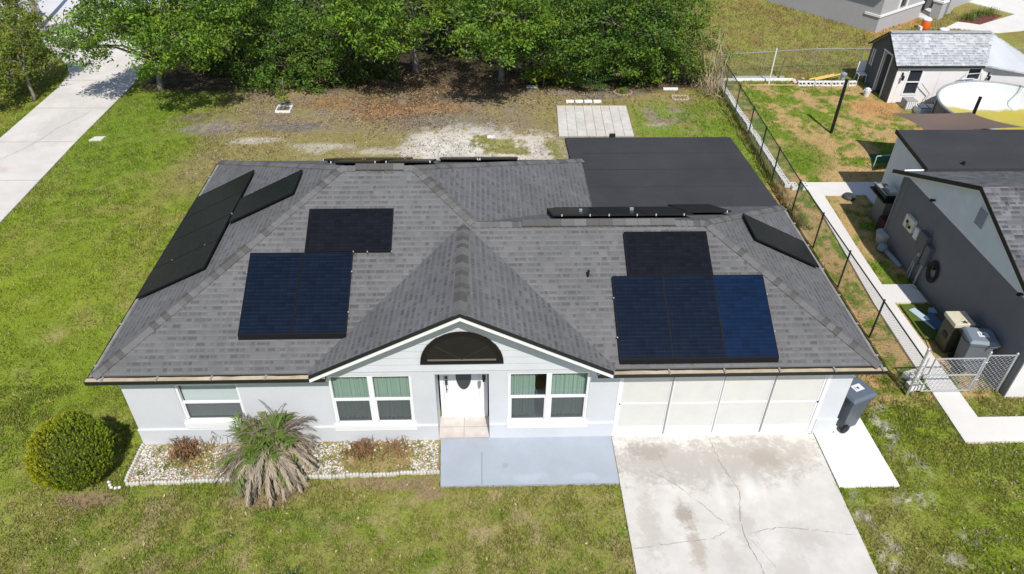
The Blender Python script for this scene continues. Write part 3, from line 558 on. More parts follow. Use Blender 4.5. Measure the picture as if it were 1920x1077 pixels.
MB().box(7.55,7.565,.005,yd-.06,.0608,.064).box(6.97,8.16,.33,.342,.0608,.0635).build('tile_joint',mat('tile_grout',(.36,.33,.3),.9),house)
lt=MB().box(8.02,8.10,-.05,-.001,2.02,2.15); lt.tube([(8.06,-.03,2.03),(8.06,-.06,1.98)],.03,10); lt.build('door_camera',m_black,house)
# garage front: four sliding screen panels
gx0,gx1,gz1=11.13,16.02,2.09; m_scr=mat('beige_screen_fabric',(.62,.62,.60),.9,var=.04,scale=2,bump=.06)
fr=MB(); fr.box(gx0,gx0+.07,-.015,.08,0.02,gz1-.001); fr.box(gx1-.09,gx1,-.015,.08,.02,gz1-.001); fr.box(gx0+.071,gx1-.091,-.015,.08,2.0,gz1-.001); fr.box(gx0+.071,gx1-.091,-.03,.09,.012,.06)
gf=fr.build('garage_frame',m_trim,house,bevel=.003)
W4=(gx1-gx0-.161)/4
for k in range(4):
    a=gx0+.071+W4*k; b=a+W4; y=.02 if k%2 else .034; s=MB()
    s.box(a+.001,a+.04,y,y+.026,.062,1.99); s.box(b-.04,b-.001,y,y+.026,.062,1.99); s.box(a+.041,b-.041,y,y+.026,1.08,1.115); s.box(a+.041,b-.041,y,y+.026,1.95,1.99); s.box(a+.041,b-.041,y,y+.026,.062,.30)
    p=s.build('screen_panel',m_trim,house,bevel=.003)
    MB().add([(a+.041,y+.013,.30),(b-.041,y+.013,.30),(b-.041,y+.013,1.08),(a+.041,y+.013,1.08),(a+.041,y+.013,1.115),(b-.041,y+.013,1.115),(b-.041,y+.013,1.95),(a+.041,y+.013,1.95)],[(0,1,2,3),(4,5,6,7)]).build('screen_fabric',m_scr,p)
    if k: MB().box(a-.012,a+.012,y-.03,y-.002,.07,1.98).build('channel',mat('grey_channel',(.38,.38,.38),.5),p)
    if k in (0,3): MB().tube([((a+.02) if k==0 else (b-.02),y-.02,1.1),((a+.02) if k==0 else (b-.02),y,1.1)],.018,10).build('pull',m_black,p)
MB().add([(gx0-.1,.3,0),(gx1+.1,.3,0),(gx1+.1,.3,2.3),(gx0-.1,.3,2.3)],[(0,1,2,3)]).build('garage_backing',mat('garage_dark',(.3,.3,.29),.9),house)
# gutters
m_gdirt=mat('gutter_silt',(.60,.52,.38),.95,c2=(.36,.30,.2),scale=2.5); m_hang=mat('hanger_metal',(.5,.5,.46),.5,metal=.5)
m_gsilt2=mat('grey_silt',(.34,.33,.29),.95,c2=(.18,.18,.15),scale=4)
def gutter(p,q,nrm,hang=2.0):
    p=Vector((*p,0));q=Vector((*q,0));n_=Vector((*nrm,0)); d=(q-p).normalized(); mb=MB(); zt_=H0-.035; w_=.15 if abs(nrm[1]) else .11; dp=.10; t=.006
    def bar(o0,o1,za,zb_,mi=0):
        mb.add([p+n_*o0+Vector((0,0,za)),q+n_*o0+Vector((0,0,za)),q+n_*o1+Vector((0,0,za)),p+n_*o1+Vector((0,0,za)),p+n_*o0+Vector((0,0,zb_)),q+n_*o0+Vector((0,0,zb_)),q+n_*o1+Vector((0,0,zb_)),p+n_*o1+Vector((0,0,zb_))],[(3,2,1,0),(4,5,6,7),(0,1,5,4),(1,2,6,5),(2,3,7,6),(3,0,4,7)],mi)
    bar(.005,.005+t,zt_-dp,zt_); bar(w_-.012,w_,zt_-dp,zt_-.005); bar(.012,w_-.013,zt_-dp,zt_-dp+.01); 
    g=mb.build('gutter',m_dark,house)
    mb=MB(); L_=(q-p).length; n=int(L_/.25); r=random.Random(int(L_*100))
    pts=[(p+d*L_*i/n, .075+r.uniform(-.01,.01)) for i in range(n+1)]
    for (a,ha),(b,hb) in zip(pts,pts[1:]):
        mb.add([a+n_*.012+Vector((0,0,zt_-dp+ha)),b+n_*.012+Vector((0,0,zt_-dp+hb)),b+n_*(w_-.013)+Vector((0,0,zt_-dp+hb)),a+n_*(w_-.013)+Vector((0,0,zt_-dp+ha))],[(0,1,2,3),(3,2,1,0)][:1])
    mb.build('silt',m_gdirt if abs(nrm[1]) else m_gsilt2,g)
    for i in range(int(L_/hang)+1):
        c=p+d*min(L_-.1,.35+hang*i); h_=MB(); a=c-d*.02; b=c+d*.02
        h_.add([a+n_*.0+Vector((0,0,zt_+.004)),b+n_*.0+Vector((0,0,zt_+.004)),b+n_*w_+Vector((0,0,zt_+.012)),a+n_*w_+Vector((0,0,zt_+.012)),a+n_*.0+Vector((0,0,zt_-.01)),b+n_*.0+Vector((0,0,zt_-.01)),b+n_*w_+Vector((0,0,zt_-.01)),a+n_*w_+Vector((0,0,zt_-.01))],[(0,1,2,3),(7,6,5,4),(0,4,5,1),(1,5,6,2),(2,6,7,3),(3,7,4,0)])
        h_.build('hanger',m_hang,g)
gutter((-E_-.13,-E_-.006),(gl+.42,-E_-.006),(0,-1),1.15); gutter((gr-.42,-E_-.006),(XR+.13,-E_-.006),(0,-1),1.22)
gutter((-E_-.006,-E_),(-E_-.006,BY),(-1,0),1.4); gutter((XR+.006,-E_),(XR+.006,B2Y),(1,0),1.1)
# flat roof over the back porch
m_flat=mat('black_rolled_roofing',(.040,.042,.048),.85,c2=(.050,.051,.055),var=.08,scale=.7,detail=9,bump=.15,bscale=150)
fl=MB()
FR=[(10.86,11.2,2.46),(10.9,9.44,2.475),(EX+.003,9.43,2.475),(EX+.003,6.46,2.535),(16.78,6.46,2.535),(16.6,11.2,2.46)]
fl.slab([(a,b,c) for a,b,c in FR],(0,0,-.12)); flr=fl.build('porch_roof',m_flat,house)
for yy in (7.7,8.85,10.0): MB().box(11.36,16.66-(yy-7)*.04,yy-.01,yy+.01,2.52-(yy-6.56)*.0151,2.534-(yy-6.56)*.0151).build('lap_seam',mat('lap_tar',(.036,.038,.043),.6),flr)
MB().box(12.4,12.6,11.21,11.3,2.4,2.56).build('porch_vent',m_dark,flr)
pw=MB(); 
for x in (11.0,12.9,14.7,16.4): pw.box(x,x+.1,10.95,11.05,0,2.34)
pw.box(10.98,11.02,9.6,10.9,0,2.3); pw.box(16.42,16.46,6.4,10.9,0,2.3); pw.build('porch_post',m_trim,house)
# =============================================================== SOLAR PANELS
def solar_mat(name,c,lines,vert,blue,spec=.3):
    m=bpy.data.materials.new(name); m.use_nodes=True; N=m.node_tree.nodes; L=m.node_tree.links; b=N['Principled BSDF']
    b.inputs['Roughness'].default_value=.25; b.inputs['Specular IOR Level'].default_value=spec
    uv=N.new('ShaderNodeTexCoord'); sp=N.new('ShaderNodeSeparateXYZ'); L.new(uv.outputs['Object'],sp.inputs[0])
    M=lambda *a:mathn(N,L,*a)
    fr_=lambda s,p,wd:M('LESS_THAN',M('FRACT',M('DIVIDE',M('ADD',s,50.0),p)),wd)
    row=fr_(sp.outputs[1],.0905,.09); colm=fr_(sp.outputs[0],.184,.035)
    k=M('MULTIPLY',M('MAXIMUM',M('MULTIPLY',row,lines),M('MULTIPLY',colm,vert)),1.0)
    nz=N.new('ShaderNodeTexWhiteNoise'); nz.noise_dimensions='2D'
    cb=N.new('ShaderNodeCombineXYZ'); L.new(M('FLOOR',M('DIVIDE',sp.outputs[0],.184)),cb.inputs[0]); L.new(M('FLOOR',M('DIVIDE',sp.outputs[1],.0905)),cb.inputs[1]); L.new(cb.outputs[0],nz.inputs['Vector'])
    mx=N.new('ShaderNodeMixRGB'); mx.inputs[1].default_value=(*c,1); mx.inputs[2].default_value=(*blue,1); L.new(k,mx.inputs[0])
    s_=N.new('ShaderNodeVectorMath'); s_.operation='SCALE'; L.new(mx.outputs[0],s_.inputs[0]); L.new(M('ADD',.8,M('MULTIPLY',nz.outputs[0],.4)),s_.inputs['Scale'])
    L.new(s_.outputs[0],b.inputs['Base Color']); return m
m_pf=mat('black_anodised_frame',(.010,.010,.011),.5,spec=.15); m_clip=mat('bright_clamp',(.62,.63,.65),.35,metal=.6)
m_sblue=solar_mat('solar_cells_blue',(.004,.008,.019),.6,.25,(.022,.032,.055)); m_sdark=solar_mat('solar_cells_dark',(.009,.010,.014),.3,.4,(.022,.022,.03),.12); m_sbright=solar_mat('solar_cells_sky_sheen',(.003,.012,.038),.5,.25,(.012,.034,.08)); m_sblack=solar_mat('solar_cells_black',(.010,.011,.011),.15,.15,(.016,.017,.017),.04)  # brightest blue cells have the sky reflection put into their colour
def panel(cx,cy,plane,wx,wy,label,m,clamps=()):
    """plane: 'F','B','W','E'...; wx,wy = panel size along local x / upslope; cx,cy = plan position of centre"""
    base={'F':(0,1,lambda x,y:z(y+E_)),'B':(0,-1,lambda x,y:z(BY-y)),'b':(0,-1,lambda x,y:z(B2Y-y)),'W':(1,0,lambda x,y:z(x+E_)),'E':(-1,0,lambda x,y:z(XR-x))}[plane]
    ux,uy,fz=base; up=Vector((ux,uy,SL)).normalized(); nrm=Vector((-ux*SL,-uy*SL,1)).normalized(); r=up.cross(nrm).normalized()
    o=bpy.data.objects.new('solar_panel',None); col.objects.link(o); o.empty_display_size=.3
    M=Matrix((r,up,nrm)).transposed().to_4x4(); M.translation=Vector((cx,cy,fz(cx,cy)))+nrm*.0; o.matrix_world=M
    tag(o,label,'solar panel','solar panels on the roof of the main house')
    a,b=wx/2,wy/2; z0,z1=.075,.115; f=.018; mb=MB()
    mb.box(-a,a,-b,-b+f,z0,z1); mb.box(-a,a,b-f,b,z0,z1); mb.box(-a,-a+f,-b+f,b-f,z0,z1); mb.box(a-f,a,-b+f,b-f,z0,z1)
    mb.build('frame',m_pf,o,world=False)
    MB().box(-a+f,a-f,-b+f,b-f,z0+.01,z1-.003).build('glass',m,o,world=False)
    for sg in (-1,1): MB().box(-a+.05,a-.05,sg*b*.55-.02,sg*b*.55+.02,.02,z0-.002).build('rail',m_pf,o,world=False)
    for (u,v) in clamps:
        MB().box(u*a-.012 if abs(u)<1 else u*a-.012+ .012*u,u*a+.012 if abs(u)<1 else u*a+.012+.012*u,v*b-.012+(.012*v if abs(v)>=1 else 0),v*b+.012+(.012*v if abs(v)>=1 else 0),.07,.125).build('clamp',m_clip,o,world=False)
    if plane in 'F' : MB().slab([(-a,-b-.001,z1-.005),(a,-b-.001,z1-.005),(a,-b-.075,.01),(-a,-b-.075,.01)],(0,-.012,-.0)).build('skirt',m_pf,o,world=False) if cy<2 else None
    return o
PW,PL=1.172,2.04; cs=1/math.sqrt(1+SL*SL); plan=PL*cs
for i,(cx_,nm) in enumerate(((3.28,'left'),(4.46,'right'))): panel(cx_,1.41,'F',PW,PL,f'dark blue solar panel, {nm} one of the upright pair left of the front gable',m_sblue,[(-1,-.5),(-1,.5)] if i==0 else [(1,-.5),(1,.5),(1,1)])
panel(4.93,2.87,'F',PL-.04,PW,'blackish solar panel lying sideways above the pair left of the gable',m_sdark,[(.45,-1),(1,-1)])
for i,(cx_,nm,mm) in enumerate(((11.62,'left',m_sblue),(12.79,'middle',m_sblue),(13.96,'right and bluest',m_sbright))): panel(cx_,.79,'F',PW,PL,f'blue solar panel above the garage, {nm} of the three upright ones',mm,[(-1,-.5),(-1,.45)] if i==0 else ([(1,-.4),(1,.5)] if i==2 else []))
panel(12.4,2.24,'F',PL-.06,PW,'blackish solar panel lying sideways above the three garage panels',m_sdark)
for i,nm in enumerate(('nearest','second nearest','third nearest','farthest')): panel(.70,2.80+i*1.18,'W',PW,PL,f'black solar panel on the left roof slope, {nm} in the row along the eave',m_sblack,[(-1,.6),(-1,-.4)] if i==0 else ([(-1,1)] if i==1 else []))
panel(2.55,4.70,'W',PW,PL-.08,'single black solar panel on the left slope, up beside the hip',m_sblack,[(-1,-.6),(-1,.5)])
for i,nm in enumerate(('left','middle','right')): panel(10.38+i*1.18,4.57,'b',PW,PL,f'black solar panel behind the long ridge vent, {nm} one of the row',m_sblack,[(-.6,1),(.6,1)])
panel(13.93,5.17,'b',PW,PL,'black solar panel set back at the right end behind the long ridge vent',m_sblack,[(-.8,1)])
panel(15.7,3.72,'E',PW,PL,'lone black solar panel on the right roof slope',m_sblack,[(1,-.7),(1,.1)])
for (cx_,cy_,nm) in ((4.78,5.87,'near the short ridge vent, left one'),(6.17,5.87,'near the short ridge vent, right one'),(7.35,8.12,'farther down behind the hip, left one'),(8.53,8.12,'farther down behind the hip, right one'),(4.12,7.80,'in the lower row at the left end'),(5.30,7.80,'in the lower row beside the end one')): panel(cx_,cy_,'B',PW,PL,f'black solar panel on the rear slope {nm}',m_sblack,[(-.95,1),(.95,1)])
# small white combiner on rear array
cbx=MB().box(10.55,10.63,4.35,4.42,z(B2Y-4.4)+.13,z(B2Y-4.4)+.20).build('conduit_cap',m_clip); tag(cbx,'small white cap on the left rear panel behind the long vent','conduit cap',"white caps on the rear panels")
cbx=MB().box(11.9,12.0,4.5,4.57,z(B2Y-4.5)+.13,z(B2Y-4.5)+.19).build('conduit_cap',m_clip); tag(cbx,'small white cap on the middle rear panel behind the long vent','conduit cap',"white caps on the rear panels")
# =============================================================== TREES
def leaf_mat(name,trans=.3): return mat(name,(1,1,1),.55,vc=True,spec=.35,trans=trans)
m_leaf=leaf_mat('leaves'); m_bark=mat('bark',(.24,.21,.18),.95,var=.3,scale=9,bump=.6,bscale=25)
def leaves_np(cent,n_per,spread,size,basec,seed,updir=None,flat=.6,cvar=.35):
    r=np.random.default_rng(seed); cent=np.asarray(cent); m=len(cent)
    P=np.repeat(cent,n_per,0)+r.normal(0,1,(m*n_per,3))*np.array([spread,spread,spread*flat])
    n=len(P); cl=np.repeat(r.uniform(1-cvar,1+cvar,m),n_per)[:,None]*r.uniform(.75,1.3,n)[:,None]
    c=np.asarray(basec)*cl; yel=np.repeat(r.random(m)<.3,n_per)[:,None]; c=np.where(yel,c*np.array([1.35,1.12,.8]),c)
    nm=r.normal(0,1,(n,3))+np.array([0,-.25,1.0]); nm/=np.linalg.norm(nm,axis=1)[:,None]
    t=r.normal(0,1,(n,3)); a=np.cross(nm,t); a/=np.linalg.norm(a,axis=1)[:,None]; b=np.cross(nm,a)
    s=size*r.uniform(.6,1.3,n)[:,None]
    V=np.stack([P-a*s,P+b*s*.45+nm*s*.12,P+a*s,P-b*s*.45+nm*s*.12],1)
    return V,np.repeat(c,4,0)
def mesh_leaves(name,Vs,Cs,m,parent):
    V=np.concatenate([v.reshape(-1,3) for v in Vs]); c=np.concatenate(Cs); lo=V[:,2]<.02; V[lo,2]=.02+np.random.default_rng(1).uniform(0,.2,lo.sum())
    off=np.array(parent.location); me=bpy.data.meshes.new(name); fast_mesh(me,V-off,np.arange(len(V)).reshape(-1,4),np.clip(c,0,.9)); me.materials.append(m)
    o=bpy.data.objects.new(name,me); col.objects.link(o); o.parent=parent; return o
def tree(name,label,cat,base,lobes,colr,seed,dens=50,n_per=30,size=.078,group=None,tr=.16,minz=.15,trunk=True,spread=.17,bare=8):
    r=np.random.default_rng(seed); t=thing(name,label,cat,(*base,0),group)
    mb=MB(); B=Vector((*base,0)); tops=[]
    cents=[]
    for (x,y,zz,rad) in lobes:
        k=int(dens*rad*rad)
        d=r.normal(0,1,(k,3)); d/=np.linalg.norm(d,axis=1)[:,None]; rr_=rad*(1-.28*r.random(k)**1.5)
        nz_=vn(d[:,0]*2.6+x+9,d[:,2]*2.6+d[:,1]*1.7+y,seed); rr_=rr_*(.68+.6*nz_)
        c=np.array([x,y,zz])+d*rr_[:,None]*np.array([1,1,.85]); c=c[(c[:,2]>minz)&(nz_+.25*r.random(k)>.34)]; cents.append(c)
    cents=np.concatenate(cents)
    if trunk:
        fork=B+Vector((r.uniform(-.2,.2),r.uniform(-.2,.2),1.5)); mb.tube([B-Vector((0,0,.1)),B+Vector((0.03,.02,.25)),B.lerp(fork,.6),fork],[tr*1.5,tr*1.05,tr*.9,tr*.8],9)
        for (x,y,zz,rad) in lobes:
            q=Vector((x,y,zz)); mid=fork.lerp(q,.5)+Vector((r.normal(0,.15),r.normal(0,.15),.2)); mb.tube([fork-Vector((0,0,.2)),mid,q],[tr*.55,tr*.35,tr*.15],6)
            for k in range(bare):
                dd=Vector(r.normal(0,1,3)).normalized(); dd.z=abs(dd.z)*.6; e=q+dd*rad*1.0; mb.tube([q.lerp(mid,.3),q.lerp(e,.5)+Vector((0,0,.08)),e],[tr*.14,tr*.09,.008],4)
    if trunk: mb.build('trunk',m_bark,t,smooth=True)
    V,c=leaves_np(cents,n_per,spread,size,colr,seed+1)
    mesh_leaves('crown',[V],[c],m_leaf,t); return t
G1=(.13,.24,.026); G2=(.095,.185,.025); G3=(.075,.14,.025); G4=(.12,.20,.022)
LB={'oak_left': [(-4.2,18.9,3.2,1.5),(-5.5,18.4,2.8,1.1),(-5.0,19.6,4.3,1.5),(-7.0,20,3.4,1.15),(-8.0,21,3.7,1.3),(-9.2,20,2.6,1.15),(-8.7,20.6,3.2,1.1),(-10.3,20.5,2.3,.55),(-3.3,20.6,3.9,1.3),(-3.9,20.2,2.6,.8),(-6.5,20.5,5.0,1.8),(-3.6,21,5.3,1.8)],
'shrub_a': [(-1.5,21.7,2.5,1.35),(0.3,21.5,1.5,1.15),(-1.1,21.3,1.0,1.1),(-2.5,21.7,1.0,1.0),(-.4,22.2,2.6,1.3),(1.0,22.4,2.2,1.0),(-2.2,23.3,3.7,1.7),(-1.9,21.2,.45,.6),(.2,21.3,.5,.7)],
'shade_a': [(-4.7,23.9,.8,1.1),(-4.2,23.2,.5,.7),(-3.7,24.6,1.6,1.2),(-5.8,24.4,.9,1.0)],
'oak_mid': [(3.0,21,3.2,1.35),(4.3,20.7,2.8,.9),(2.1,21.5,3.9,1.25),(5.0,20.9,3.9,1.15),(3.4,20.9,2.4,.7),(3.2,21.8,5.2,1.8),(6.1,22,4.6,1.1)],
'under_a': [(1.6,22.3,.6,.85),(2.6,22.9,.7,.95),(.9,22.0,.45,.55),(3.4,22.6,.4,.6),(2.0,23.8,1.8,1.0)],
'oak_r': [(8.1,20.2,3.7,1.3),(7.2,20,2.8,.7),(9.2,20.2,2.7,.95),(8.5,19.9,2.6,.65),(10.0,20.7,3.6,1.2),(8.9,21,5.2,1.8)],
'tree_e': [(11.8,21.9,2.6,1.4),(12.7,21.7,1.6,.95),(11.7,22.6,4.3,1.8),(12.0,21.9,.7,.8),(10.2,22.3,.9,.8)],
'bright': [(11.0,21.7,.85,.55),(10.6,21.8,.5,.4)],
'tree_f': [(14.1,22.4,2.8,1.6),(15.9,22.3,2.2,1.35),(15.0,22.1,1.3,.9),(15.8,21.8,.7,.75),(16.4,22.8,3.3,1.2),(15.0,23.2,4.8,2.0),(14.0,22.9,1.2,1.0),(16.6,22.1,.8,.8),(14.8,22.0,.5,.6)],
'tree_g': [(18.5,22.0,2.2,.7),(18.4,21.6,1.1,.55),(17.6,22.2,1.8,.85),(17.8,21.6,1.0,.65),(17.3,22.6,2.7,.8),(18.1,22.8,3.2,.8)],
'tree_h': [(19.4,21.9,1.5,.40),(19.25,21.8,1.1,.3)],
'tree_l': [(-12.3,21,2.8,1.0),(-12.8,20,1.9,1.1),(-12.0,20.5,2.3,.6),(-12.6,19.4,1.4,.8),(-11.9,22,2.6,.7),(-13.0,21,1.2,1.0),(-12.9,19.0,.9,.7),(-13,22.5,1.5,1.0)],
'tree_m': [(-16.4,27,2.0,1.0),(-15.5,27.6,2.6,.9)]}
def fwd(k,f,zmin=1.0):
    c=(8.18,-11.77,13.64); LB[k]=[tuple(c[i]+(l[i]-c[i])*f for i in range(3))+(l[3]*f,) if l[2]>zmin else l for l in LB[k]]
fwd('oak_left',.975); fwd('oak_mid',.955); fwd('oak_r',.94); fwd('tree_e',.965); fwd('tree_f',.97)
tree('oak_tree','broad bright green oak overhanging the long drive, pale trunk showing','tree',(-7.0,21.4),LB['oak_left'],G1,11,tr=.13,group='trees along the back of the yard')
tree('leafy_shrub','large rounded green shrub behind the square planter','shrub',(-1,22),LB['shrub_a'],G2,12,dens=50,size=.075,tr=.08)
tree('leafy_shrub','low dark shrub in the shade between the oak and the rounded shrub','shrub',(-4.4,24.3),LB['shade_a'],G3,13,tr=.06)
tree('oak_tree','oak with pale grey trunk above the orange leaf litter','tree',(4.7,23.7),LB['oak_mid'],G1,14,tr=.17,group='trees along the back of the yard')
tree('undergrowth_shrub','low dark undergrowth left of the grey trunk','shrub',(1.8,22.8),LB['under_a'],G3,15,tr=.04)
tree('oak_tree','light green oak right of the dark gap in the woods','tree',(8.9,22.6),LB['oak_r'],G1,16,tr=.14,group='trees along the back of the yard')
tree('dense_tree','dense green tree behind the small bright shrub','tree',(12,23.2),LB['tree_e'],G2,17,tr=.11,group='trees along the back of the yard')
tree('leafy_shrub','small bright yellow green shrub at the wood edge','shrub',(10.9,21.8),LB['bright'],(.17,.27,.03),18,tr=.03,n_per=34)
tree('dense_tree','dense dark green tree behind the palmetto','tree',(15.2,23.2),LB['tree_f'],G2,19,tr=.12,group='trees along the back of the yard')
tree('leafy_shrub','tall green shrub beside the dry vines at the fence corner','shrub',(17.8,22.3),LB['tree_g'],G4,20,dens=55,tr=.06,size=.07)
tree('leafy_shrub','small green shrub poking over the fence corner','shrub',(19.35,21.9),LB['tree_h'],G4,21,dens=90,n_per=30,tr=.02,size=.06)
tree('young_tree','yellow green tree left of the long drive','tree',(-12.2,20.2),LB['tree_l'],(.14,.20,.025),22,dens=46,tr=.07)
tree('young_tree','small tree by the street at the far left corner','tree',(-16.3,27.4),LB['tree_m'],(.15,.19,.03),23,tr=.06)
# trees standing deeper in the wood
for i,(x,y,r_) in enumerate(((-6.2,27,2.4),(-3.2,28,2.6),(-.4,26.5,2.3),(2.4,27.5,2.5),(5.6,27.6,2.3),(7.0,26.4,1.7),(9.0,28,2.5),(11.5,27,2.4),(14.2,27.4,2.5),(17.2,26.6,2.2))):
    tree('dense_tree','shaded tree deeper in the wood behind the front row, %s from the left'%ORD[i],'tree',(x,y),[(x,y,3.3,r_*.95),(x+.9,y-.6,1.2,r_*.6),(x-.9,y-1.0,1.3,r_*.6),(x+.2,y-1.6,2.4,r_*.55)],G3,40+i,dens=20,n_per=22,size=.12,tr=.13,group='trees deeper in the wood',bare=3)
# palmetto and dry fronds
def fan_palm(name,label,cat,loc,n,ln,colr,seed,droop=.5,zc=.5,width=.02,dead=False,group=None):
    r=random.Random(seed); t=thing(name,label,cat,(*loc,0),group); mb=MB()
    for i in range(n):
        az=r.uniform(0,2*math.pi); el=r.uniform(.1,1.3) if not dead else r.uniform(-.4,.5); st=Vector((loc[0],loc[1],zc*.6)); d=Vector((math.cos(az)*math.cos(el),math.sin(az)*math.cos(el),math.sin(el)))
        hub=st+d*ln*.55
        for k in range(11):
            a=(k-5)*.22; side=d.cross(Vector((0,0,1))).normalized(); dd=(d*math.cos(a)+side*math.sin(a)).normalized(); e1=hub+dd*ln*.3; e2=hub+dd*ln*.55-Vector((0,0,droop*ln*.25)); sv=dd.cross(d.cross(side)).normalized()*width
            mb.add([hub-sv*.4,e1-sv,e2,e1+sv,hub+sv*.4],[(0,1,2,3,4)],r.randrange(2))
        mb.tube([st,hub],.008,4)
    mb.build('fronds',[mat(name+'_a',colr,.6,trans=.2),mat(name+'_b',tuple(c*.7 for c in colr),.6,trans=.2)],t)
    return t
fan_palm('palmetto','green saw palmetto with spiky fan leaves at the wood edge','palm',(13.3,21.75),30,1.25,(.10,.19,.05),3)
fan_palm('palmetto','dry tan palmetto fan beside the green palmetto','palm',(14.35,21.6),10,.8,(.45,.36,.18),4,dead=True,zc=1.4)
# dry reeds and vines at fence corner
t=thing('dry_vines','tall dry brown vines and stalks tangled at the fence corner','vines',(18.6,21,0)); mb=MB(); r=random.Random(5)
for i in range(190):
    x=18.8+r.gauss(0,.28); y=21.3+r.gauss(0,.6); h=r.uniform(.5,3.4)*(1 if r.random()<.5 else .3); p=[Vector((x,y,0))]
    for k in range(4): p.append(p[-1]+Vector((r.gauss(0,.17),r.gauss(0,.17)-.04,h/4)))
    mb.tube(p,[.013,.011,.009,.007,.003],3,r.randrange(3))
mb.build('stalks',[mat('dry_a',(.42,.34,.2),.9),mat('dry_b',(.3,.23,.14),.9),mat('dry_c',(.5,.42,.28),.9)],t)
# =============================================================== PLANTS IN FRONT
# clipped conifer ball
t=thing('round_bush','clipped round yellow green conifer bush at the left front corner of the house','bush',(-1.08,-.92,0))
n=1750; k=np.arange(n)+.5; ph=np.arccos(1-2*k/n); th=np.pi*(1+5**.5)*k; d=np.stack([np.cos(th)*np.sin(ph),np.sin(th)*np.sin(ph),np.cos(ph)],1)+rng.normal(0,.02,(n,3))
d=d[d[:,2]>-.78]; n=len(d)
Rb=.79*(1+.16*(vn(d[:,0]*2.2+9,d[:,1]*2.2+d[:,2]*2.2+9,8)-.5))+rng.normal(0,.028,n); P=np.array([-1.06,-.90,.82])+d*Rb[:,None]
q=36; D0=d*.45+np.array([0,0,1.0]); D0/=np.linalg.norm(D0,axis=1)[:,None]; tpos=rng.random((n*q,1))
Pn=np.repeat(P-D0*.03,q,0)+np.repeat(D0,q,0)*tpos*.115+rng.normal(0,1,(n*q,3))*.021*(1.15-tpos)
D=np.repeat(D0,q,0)+rng.normal(0,.45,(n*q,3)); D/=np.linalg.norm(D,axis=1)[:,None]
sd=np.cross(D,rng.normal(0,1,(n*q,3))); sd/=np.linalg.norm(sd,axis=1)[:,None]; L_=.026*rng.uniform(.6,1.4,n*q)[:,None]; Wd=.008
V=np.stack([Pn-D*L_*.6,Pn+sd*Wd,Pn+D*L_,Pn-sd*Wd],1)
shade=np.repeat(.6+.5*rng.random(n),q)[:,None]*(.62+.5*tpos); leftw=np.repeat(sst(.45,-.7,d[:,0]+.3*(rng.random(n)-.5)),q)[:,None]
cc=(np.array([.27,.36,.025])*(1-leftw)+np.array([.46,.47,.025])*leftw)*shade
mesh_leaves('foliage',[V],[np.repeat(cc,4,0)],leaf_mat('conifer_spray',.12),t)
ic=MB(); ic.lathe([(.25,.22),(.5,.42),(.60,.80),(.5,1.12),(.28,1.33),(.05,1.4)],(-1.08,-.92,0),20); ic.build('shade_core',mat('shade_core',(.05,.07,.02),1,var=.3,scale=12),t,smooth=True)  # dark solid core stands for shade in the gaps between sprays
MB().tube([(-1.08,-.92,-.05),(-1.08,-.92,.5)],.06,8).build('trunk',m_bark,t)
# shaggy palm in the bed
t=thing('shaggy_palm','shaggy low palm with green heart and drooping grey dead fronds, in the front bed','palm',(3.2,-.78,0))
def frond(mb,base,az,el,ln,droop,leaf_l,npair,mi,r,wd=.008,gather=1.0,curl=1.3):
    p=Vector(base); d=Vector((math.cos(az)*math.cos(el),math.sin(az)*math.cos(el),math.sin(el))); pts=[p.copy()]; seg=9
    for i in range(seg):
        d=(d+Vector((0,0,-droop*(.4+curl*i/seg)/seg))).normalized(); p=p+d*(ln/seg)
        if p.z<.03: p.z=.03+r.random()*.02
        pts.append(p.copy())
    mb.tube(pts,[.014*(1-i/(seg+1))+.003 for i in range(seg+1)],4,mi)
    for i in range(npair):
        f=.25+.73*i/npair; k=min(seg-1,int(f*seg)); a=pts[k].lerp(pts[k+1],f*seg-k); dd=(pts[k+1]-pts[k]).normalized(); side=dd.cross(Vector((0,0,1)))
        if side.length<1e-3: side=Vector((1,0,0))
        side.normalize()
        for s in (-1,1):
            l=leaf_l*(.5+.8*math.sin(math.pi*min(.95,f*.9)))*r.uniform(.7,1.25); v=(dd*1.0+side*s*.75*gather+Vector((r.gauss(0,.15),r.gauss(0,.15),r.gauss(0,.15)))).normalized()
            m1=a+v*l*.5; v2=(v+Vector((0,0,-.55))).normalized(); e=m1+v2*l*.5; sv=v.cross(Vector((0,0,1))).normalized()*wd
            if e.z<.01: e.z=.01
            mb.add([a-sv*.5,m1-sv,e,m1+sv,a+sv*.5],[(0,1,2,3,4)],mi if r.random()<.75 else (mi+1)%2+ (mi//2)*2)
r=random.Random(21); g=MB(); dd_=MB()
for i in range(60):
    az=r.uniform(0,2*math.pi); el=r.uniform(.3,1.35); frond(g,(3.2+r.gauss(0,.2),-.72+r.gauss(0,.16),.55+r.uniform(0,.25)),az,el,r.uniform(.6,1.0),r.uniform(.6,1.8),.22,20,r.choice((0,0,1)),r,wd=.010)
for i in range(40):
    az=r.uniform(-3.6,.9); frond(dd_,(3.2+r.gauss(0,.12),-.78+r.gauss(0,.12),.75+r.uniform(0,.2)),az,r.uniform(.1,.8),r.uniform(.8,1.15),r.uniform(1.5,2.4),.16,18,r.choice((0,1,2)),r,gather=.5)
for i in range(100):
    az=r.uniform(-math.pi-.5,.5) if r.random()<.85 else r.uniform(0,2*math.pi); frond(dd_,(3.2+r.gauss(0,.1),-.8+r.gauss(0,.1),.62+r.uniform(-.1,.15)),az,r.uniform(.0,.75),r.uniform(1.0,1.38),r.uniform(1.5,2.5),.15,22,r.choice((0,1,1,2)),r,gather=.42,wd=.008)
